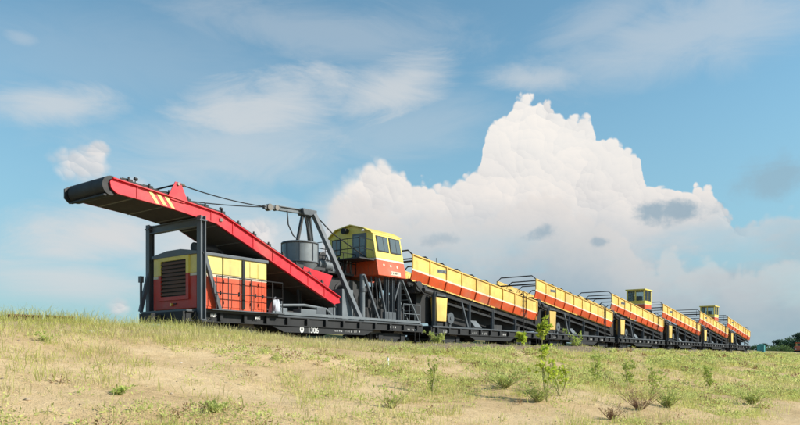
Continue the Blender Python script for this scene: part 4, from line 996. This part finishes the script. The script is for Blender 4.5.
# single weeds
def weed(name, label, x, y, hpx, kind, group='weeds growing on the bank', seed=0, wide=1.0):
    base_, t = hit(x, y); H = hpx * t / FPX
    T = thing(name, label, 'sapling' if name == 'sapling' else 'plant', base_, group)
    r = np.random.default_rng(seed * 13 + 5); stems = MB(); P, Dv = [], []
    O = np.array(base_)
    ns = {'sapling': 3, 'bush': 26, 'tall': 4, 'dry': 30, 'herb': 16}[kind]
    for i in range(ns):
        ang = r.uniform(0, 2 * np.pi); ln = {'sapling': .18, 'bush': .9, 'tall': .20, 'dry': 1.0, 'herb': .9}[kind] * r.uniform(.3, 1) * wide
        h = H * (r.uniform(.35 if kind in ('bush', 'dry', 'herb') else .7, 1) if i else 1)
        d = np.array([np.cos(ang) * ln, np.sin(ang) * ln, 1.0]); bend = r.normal(0, .06, 3) * H; bend[2] = 0
        pts = [O + d * h * q + bend * np.sin(q * 3) + np.array([0, 0, -.03]) for q in (0, .25, .5, .75, 1)]
        r0 = {'sapling': .016, 'bush': .007, 'tall': .009, 'dry': .006, 'herb': .006}[kind]
        stems.tube(pts, [r0, r0 * .8, r0 * .65, r0 * .5, r0 * .3], 4)
        twigs = {'sapling': 7, 'bush': 6, 'tall': 13, 'dry': 7, 'herb': 3}[kind]
        for j in range(twigs):
            q = r.uniform(.3 if kind in ('sapling',) else .03, .98); p = O + d * h * q + bend * np.sin(q * 3)
            dv = r.normal(size=3); dv[2] = abs(dv[2]) * .8 + .2; dv /= np.linalg.norm(dv)
            tl = H * r.uniform(.08, .24) * (1.2 - q * .6) * (1.15 if kind == 'sapling' else 1)
            stems.tube([p, p + dv * tl], [r0 * .4, r0 * .2], 3)
            nl = {'sapling': 9, 'bush': 6, 'tall': 7, 'dry': 5, 'herb': 5}[kind]
            for m_ in range(nl):
                P.append(p + dv * tl * r.uniform(.1, 1.05)); e = dv + r.normal(0, .8, 3); e[2] -= .1; Dv.append(e)
    stems.build('stem', DRYSTEM if kind == 'dry' else STEM, T)
    P = np.array(P); Dv = np.array(Dv); n = len(P)
    cA, cB = {'sapling': ((.42, .58, .06), (.60, .64, .12)), 'bush': ((.48, .58, .18), (.62, .64, .24)), 'tall': ((.38, .50, .12), (.56, .60, .18)), 'dry': ((.46, .28, .18), (.56, .44, .22)), 'herb': ((.40, .55, .12), (.58, .64, .20))}[kind]
    tt = r.random((n, 1)); c = np.array(cA) * tt + np.array(cB) * (1 - tt); c = c * r.uniform(.7, 1.2, (n, 1))
    L = {'sapling': .10, 'bush': .055, 'tall': .066, 'dry': .028, 'herb': .058}[kind] * r.uniform(.6, 1.3, n) * max(.8, t / 16)
    v, f, c = leaves(P - O, Dv, L, L * (.62 if kind == 'sapling' else .42), c, r)
    o = bpy.data.objects.new('foliage', np_mesh('foliage', v, f, c, LEAF)); col.objects.link(o); o.parent = T
for i, (nm, lb, x, y, h, kd, wd) in enumerate((
    ('sapling', 'leafy yellow-green sapling standing in front of the gap between first and second hopper wagons', 542, 340, 30, 'sapling', 1),
    ('weed', 'low bright green weed on the gravel just before the ladder of the first hopper wagon', 522, 341, 13, 'sapling', 2.2),
    ('weed', 'small leafy weed on the gravel before the second hopper wagon', 576, 345, 15, 'herb', 1),
    ('weed', 'tall spindly weed with thin bare stem below the leafy sapling', 547, 402, 60, 'sapling', 1.2),
    ('weed', 'round green weed at the foot of the tall spindly weed', 538, 402, 26, 'bush', 1.4),
    ('weed', 'airy weed with leaning stems right beside the tall spindly weed', 560, 396, 40, 'sapling', 2.4),
    ('weed', 'airy weed with pale leaves on the bank below the second wagon ladder', 628, 386, 30, 'tall', 2.0),
    ('weed', 'leafy airy weed above the reddish dry shrub', 650, 398, 36, 'tall', 2.4),
    ('weed', 'loose green weed with dark seed heads below the second hopper wagon', 597, 385, 30, 'tall', 2.0),
    ('shrub', 'low reddish-brown dry shrub on the lower bank below the cab wagon', 640, 410, 28, 'dry', 1.5),
    ('weed', 'green clump of weeds right beside the reddish dry shrub', 668, 408, 22, 'bush', 1.6),
    ('shrub', 'small brown withered shrub lower on the bank than the red shrub', 612, 420, 18, 'dry', 1.2),
    ('weed', 'slender upright weed on the bank below the yellow cab of the boom machine', 432, 395, 42, 'tall', 1.2),
    ('weed', 'broad pale green weed patch on the bank below the first hopper wagon', 505, 388, 20, 'bush', 2.4),
    ('weed', 'pale green round weed on the shoulder before the yellow column of the first hopper wagon', 437, 339, 11, 'bush', 1.6),
    ('weed', 'low green weed on the sandy slope below the red boom tip', 118, 395, 10, 'herb', 1.9),
    ('weed', 'flat green weed beside the pale stones on the left crest', 47, 342, 10, 'herb', 1.8),
    ('weed', 'yellow-green weed on the bank below the receiving hopper', 392, 408, 26, 'herb', 1.3),
    ('weed', 'thin tall weed on the bank below the fourth hopper wagon', 710, 388, 22, 'tall', 1.4),
    ('weed', 'green weed low on the bank below the last wagon', 752, 404, 16, 'bush', 2.2),
    ('weed', 'scrubby weed at the edge of the bank below the engine house', 215, 412, 10, 'bush', 2.2))):
    weed(nm, lb, x, y, h, kd, seed=i, wide=wd)

# stones, a broken plank and litter that stand out on the bank
def rock(label, x, y, w, mat, cat='stone', name='stone', flat=.6, seed=0):
    b, t = hit(x, y); r = random.Random(seed); R_ = w * t / FPX / 2; m = MB(); n = 9
    rings = [(-.4, .75), (0, 1), (.45, .85), (.8, .45)]
    for zz, rr in rings:
        for j in range(n):
            th = 2 * math.pi * j / n; q = R_ * rr * r.uniform(.75, 1.2); m.v.append((b[0] + q * math.cos(th), b[1] + q * math.sin(th), b[2] + zz * R_ * flat * r.uniform(.85, 1.1)))
    for i in range(3):
        for j in range(n): m.f.append((i * n + j, i * n + (j + 1) % n, (i + 1) * n + (j + 1) % n, (i + 1) * n + j))
    m.f.append(tuple(3 * n + j for j in range(n))); m.f.append(tuple(reversed(range(n))))
    tag(m.build(name, mat, None, org=b), label, cat).location = b
PALE = paint('pale_stone', (.62, .57, .50), rough=.9, grime=.3)
rock('pale whitish stone on the left crest, the larger of two', 91, 332, 7, PALE, seed=1)
rock('small pale stone on the left crest beside the larger pale stone', 60, 331, 5, PALE, seed=2)
rock('small white stone on the slope below the engine house', 181, 363, 4, PALE, seed=3)
rock('white pebble on the shoulder before the third hopper wagon', 653, 353, 3, PALE, seed=4)
rock('white pebble on the bank below the fourth hopper wagon', 679, 357, 3, PALE, seed=5)
b_, t_ = hit(388, 366)
pg = MB().box(b_[0] - .02, b_[0] + .02, b_[1] - .02, b_[1] + .02, b_[2] - .08, b_[2] + .17).prism_y([(b_[0] - .02, b_[2] + .17), (b_[0] + .02, b_[2] + .17), (b_[0], b_[2] + .21)], b_[1] - .019, b_[1] + .019)
tag(pg.build('survey_peg', WHITE, None), 'short white survey peg driven into the bank below the yellow cab', 'peg')
def plank(label, x0, x1, Yp):
    a = px_at(x0, 320, Yp)[0]; b = px_at(x1, 320, Yp)[0]; za, zb_ = float(ground_z(a, Yp)), float(ground_z(b, Yp))
    m = MB().ibeam((a, Yp, za + .07), (b, Yp, zb_ + .06), .11, .15, .03)
    tag(m.build('old_rail', RUST, None), label, 'rail')
plank('short rusty length of old rail lying in the grass on the left crest, longer piece', 8, 42, 16.0)
plank('stub of rusty old rail beyond the longer piece on the left crest', 46, 74, 16.05)

# ------------------------------------------------------------------ distant trees
def tree_mesh(seed, H, Wd, kind):
    r = np.random.default_rng(seed); tr_ = MB()
    th = H * .30
    tr_.tube([(0, 0, -.5), (r.normal(0, .1), 0, th * .5), (r.normal(0, .15), 0, th), (0, 0, H * .62)], [H * .03, H * .024, H * .018, H * .006], 7)
    P, Dv, S = [], [], []
    for i in range(26):
        a = r.uniform(0, 2 * np.pi); q = r.uniform(0, 1); zc = H * (.28 + .66 * q)
        rad = Wd * .5 * math.sqrt(max(.05, 1 - ((q - .38) / .66) ** 2)) * r.uniform(.45, 1)
        c = np.array([rad * np.cos(a), rad * np.sin(a), zc])
        tr_.tube([(0, 0, th + (zc - th) * .35), tuple(c * .6 + np.array([0, 0, zc * .36])), tuple(c)], [H * .009, H * .006, H * .003], 4)
        cr = Wd * r.uniform(.11, .20)
        for j in range(70):
            d = r.normal(size=3); d /= np.linalg.norm(d); P.append(c + d * cr * r.uniform(.5, 1.05) * np.array([1.15, 1.15, .8])); Dv.append(d + r.normal(0, .7, 3)); S.append(q)
    P = np.array(P); Dv = np.array(Dv); n = len(P); S = np.array(S)[:, None]
    c = np.array(((.085, .145, .075), (.070, .115, .080), (.14, .21, .08))[kind]) * r.uniform(.6, 1.4, (n, 1))  # distance haze put into the leaf colour as lighter, bluer greens
    L = H * .06 * r.uniform(.6, 1.3, n)
    v, f, c = leaves(P, Dv, L, L * .75, c, r)
    return tr_, np_mesh('crown', v, f, c, LEAF)
protos = [tree_mesh(31, 12, 10, 0), tree_mesh(47, 14, 9, 1), tree_mesh(58, 8, 10, 2)]
tm = []
for t_, c_ in protos:
    o = t_.build('trunk', BARK, None); tm.append((o.data, c_)); bpy.data.objects.remove(o)
spots = [  # photo column, distance, kind, scale, label
    (757, 420, 0, .82, 'dark rounded tree seen just past the last wagon'), (763, 395, 1, .70, 'narrow dark tree above the teal cabinet'),
    (770, 360, 2, .88, 'low light green tree right of the teal cabinet'), (777, 430, 1, .95, 'dark pointed tree rising behind the low light green trees'),
    (781, 350, 2, .95, 'low light green tree before the dark pointed tree'), (788, 390, 0, 1.0, 'mid green full tree left of the orange trolley'),
    (795, 400, 0, 1.25, 'tallest full green tree behind the orange trolley'), (803, 385, 1, 1.15, 'dark tall tree behind the orange trolley cab'),
    (812, 410, 0, 1.2, 'broad green tree farther along behind the orange trolley'), (824, 400, 1, 1.1, 'dark tree at the far end of the tree row')]
for x, dist, kd, sc_, lb in spots:
    d = ray(x, 350); px_, py_ = d[0] * dist, d[1] * dist; z = float(ground_z(px_, py_))
    T = thing('tree', lb, 'tree', (px_, py_, z - .1), 'distant trees beyond the end of the train')
    rz = random.uniform(0, 6.28); T.rotation_euler = (0, 0, rz); T.scale = (sc_, sc_, sc_ * .85)
    for nm, me in zip(('trunk', 'crown'), tm[kd]):
        o = bpy.data.objects.new(nm, me); col.objects.link(o); o.parent = T
def build_wood():
    r = np.random.default_rng(77); n = 26000
    s = r.uniform(330, 900, n); Yw = r.uniform(40, 420, n)
    x = CX + FPX * (s * sT - Yw * cT) / (s * cT + Yw * sT)
    k_ = (x > 740) & (x < 900) & (s * cT + Yw * sT > 470); s, Yw = s[k_], Yw[k_]; n = len(s)
    h = 5 + 5 * fbm(s / 12, Yw / 12, 3, 5); z = ground_z(s, Yw) + h * r.random(n)
    P = np.stack([s, Yw, z], 1); c = np.array([.065, .105, .075]) * r.uniform(.6, 1.3, (n, 1)); L = r.uniform(.8, 1.8, n)
    v, f, c = leaves(P, r.normal(size=(n, 3)), L, L * .8, c, r)
    o = bpy.data.objects.new('woodland', np_mesh('woodland', v, f, c, LEAF)); col.objects.link(o); tag(o, 'far belt of dark woodland on the horizon', 'woodland'); o['kind'] = 'stuff'
build_wood()
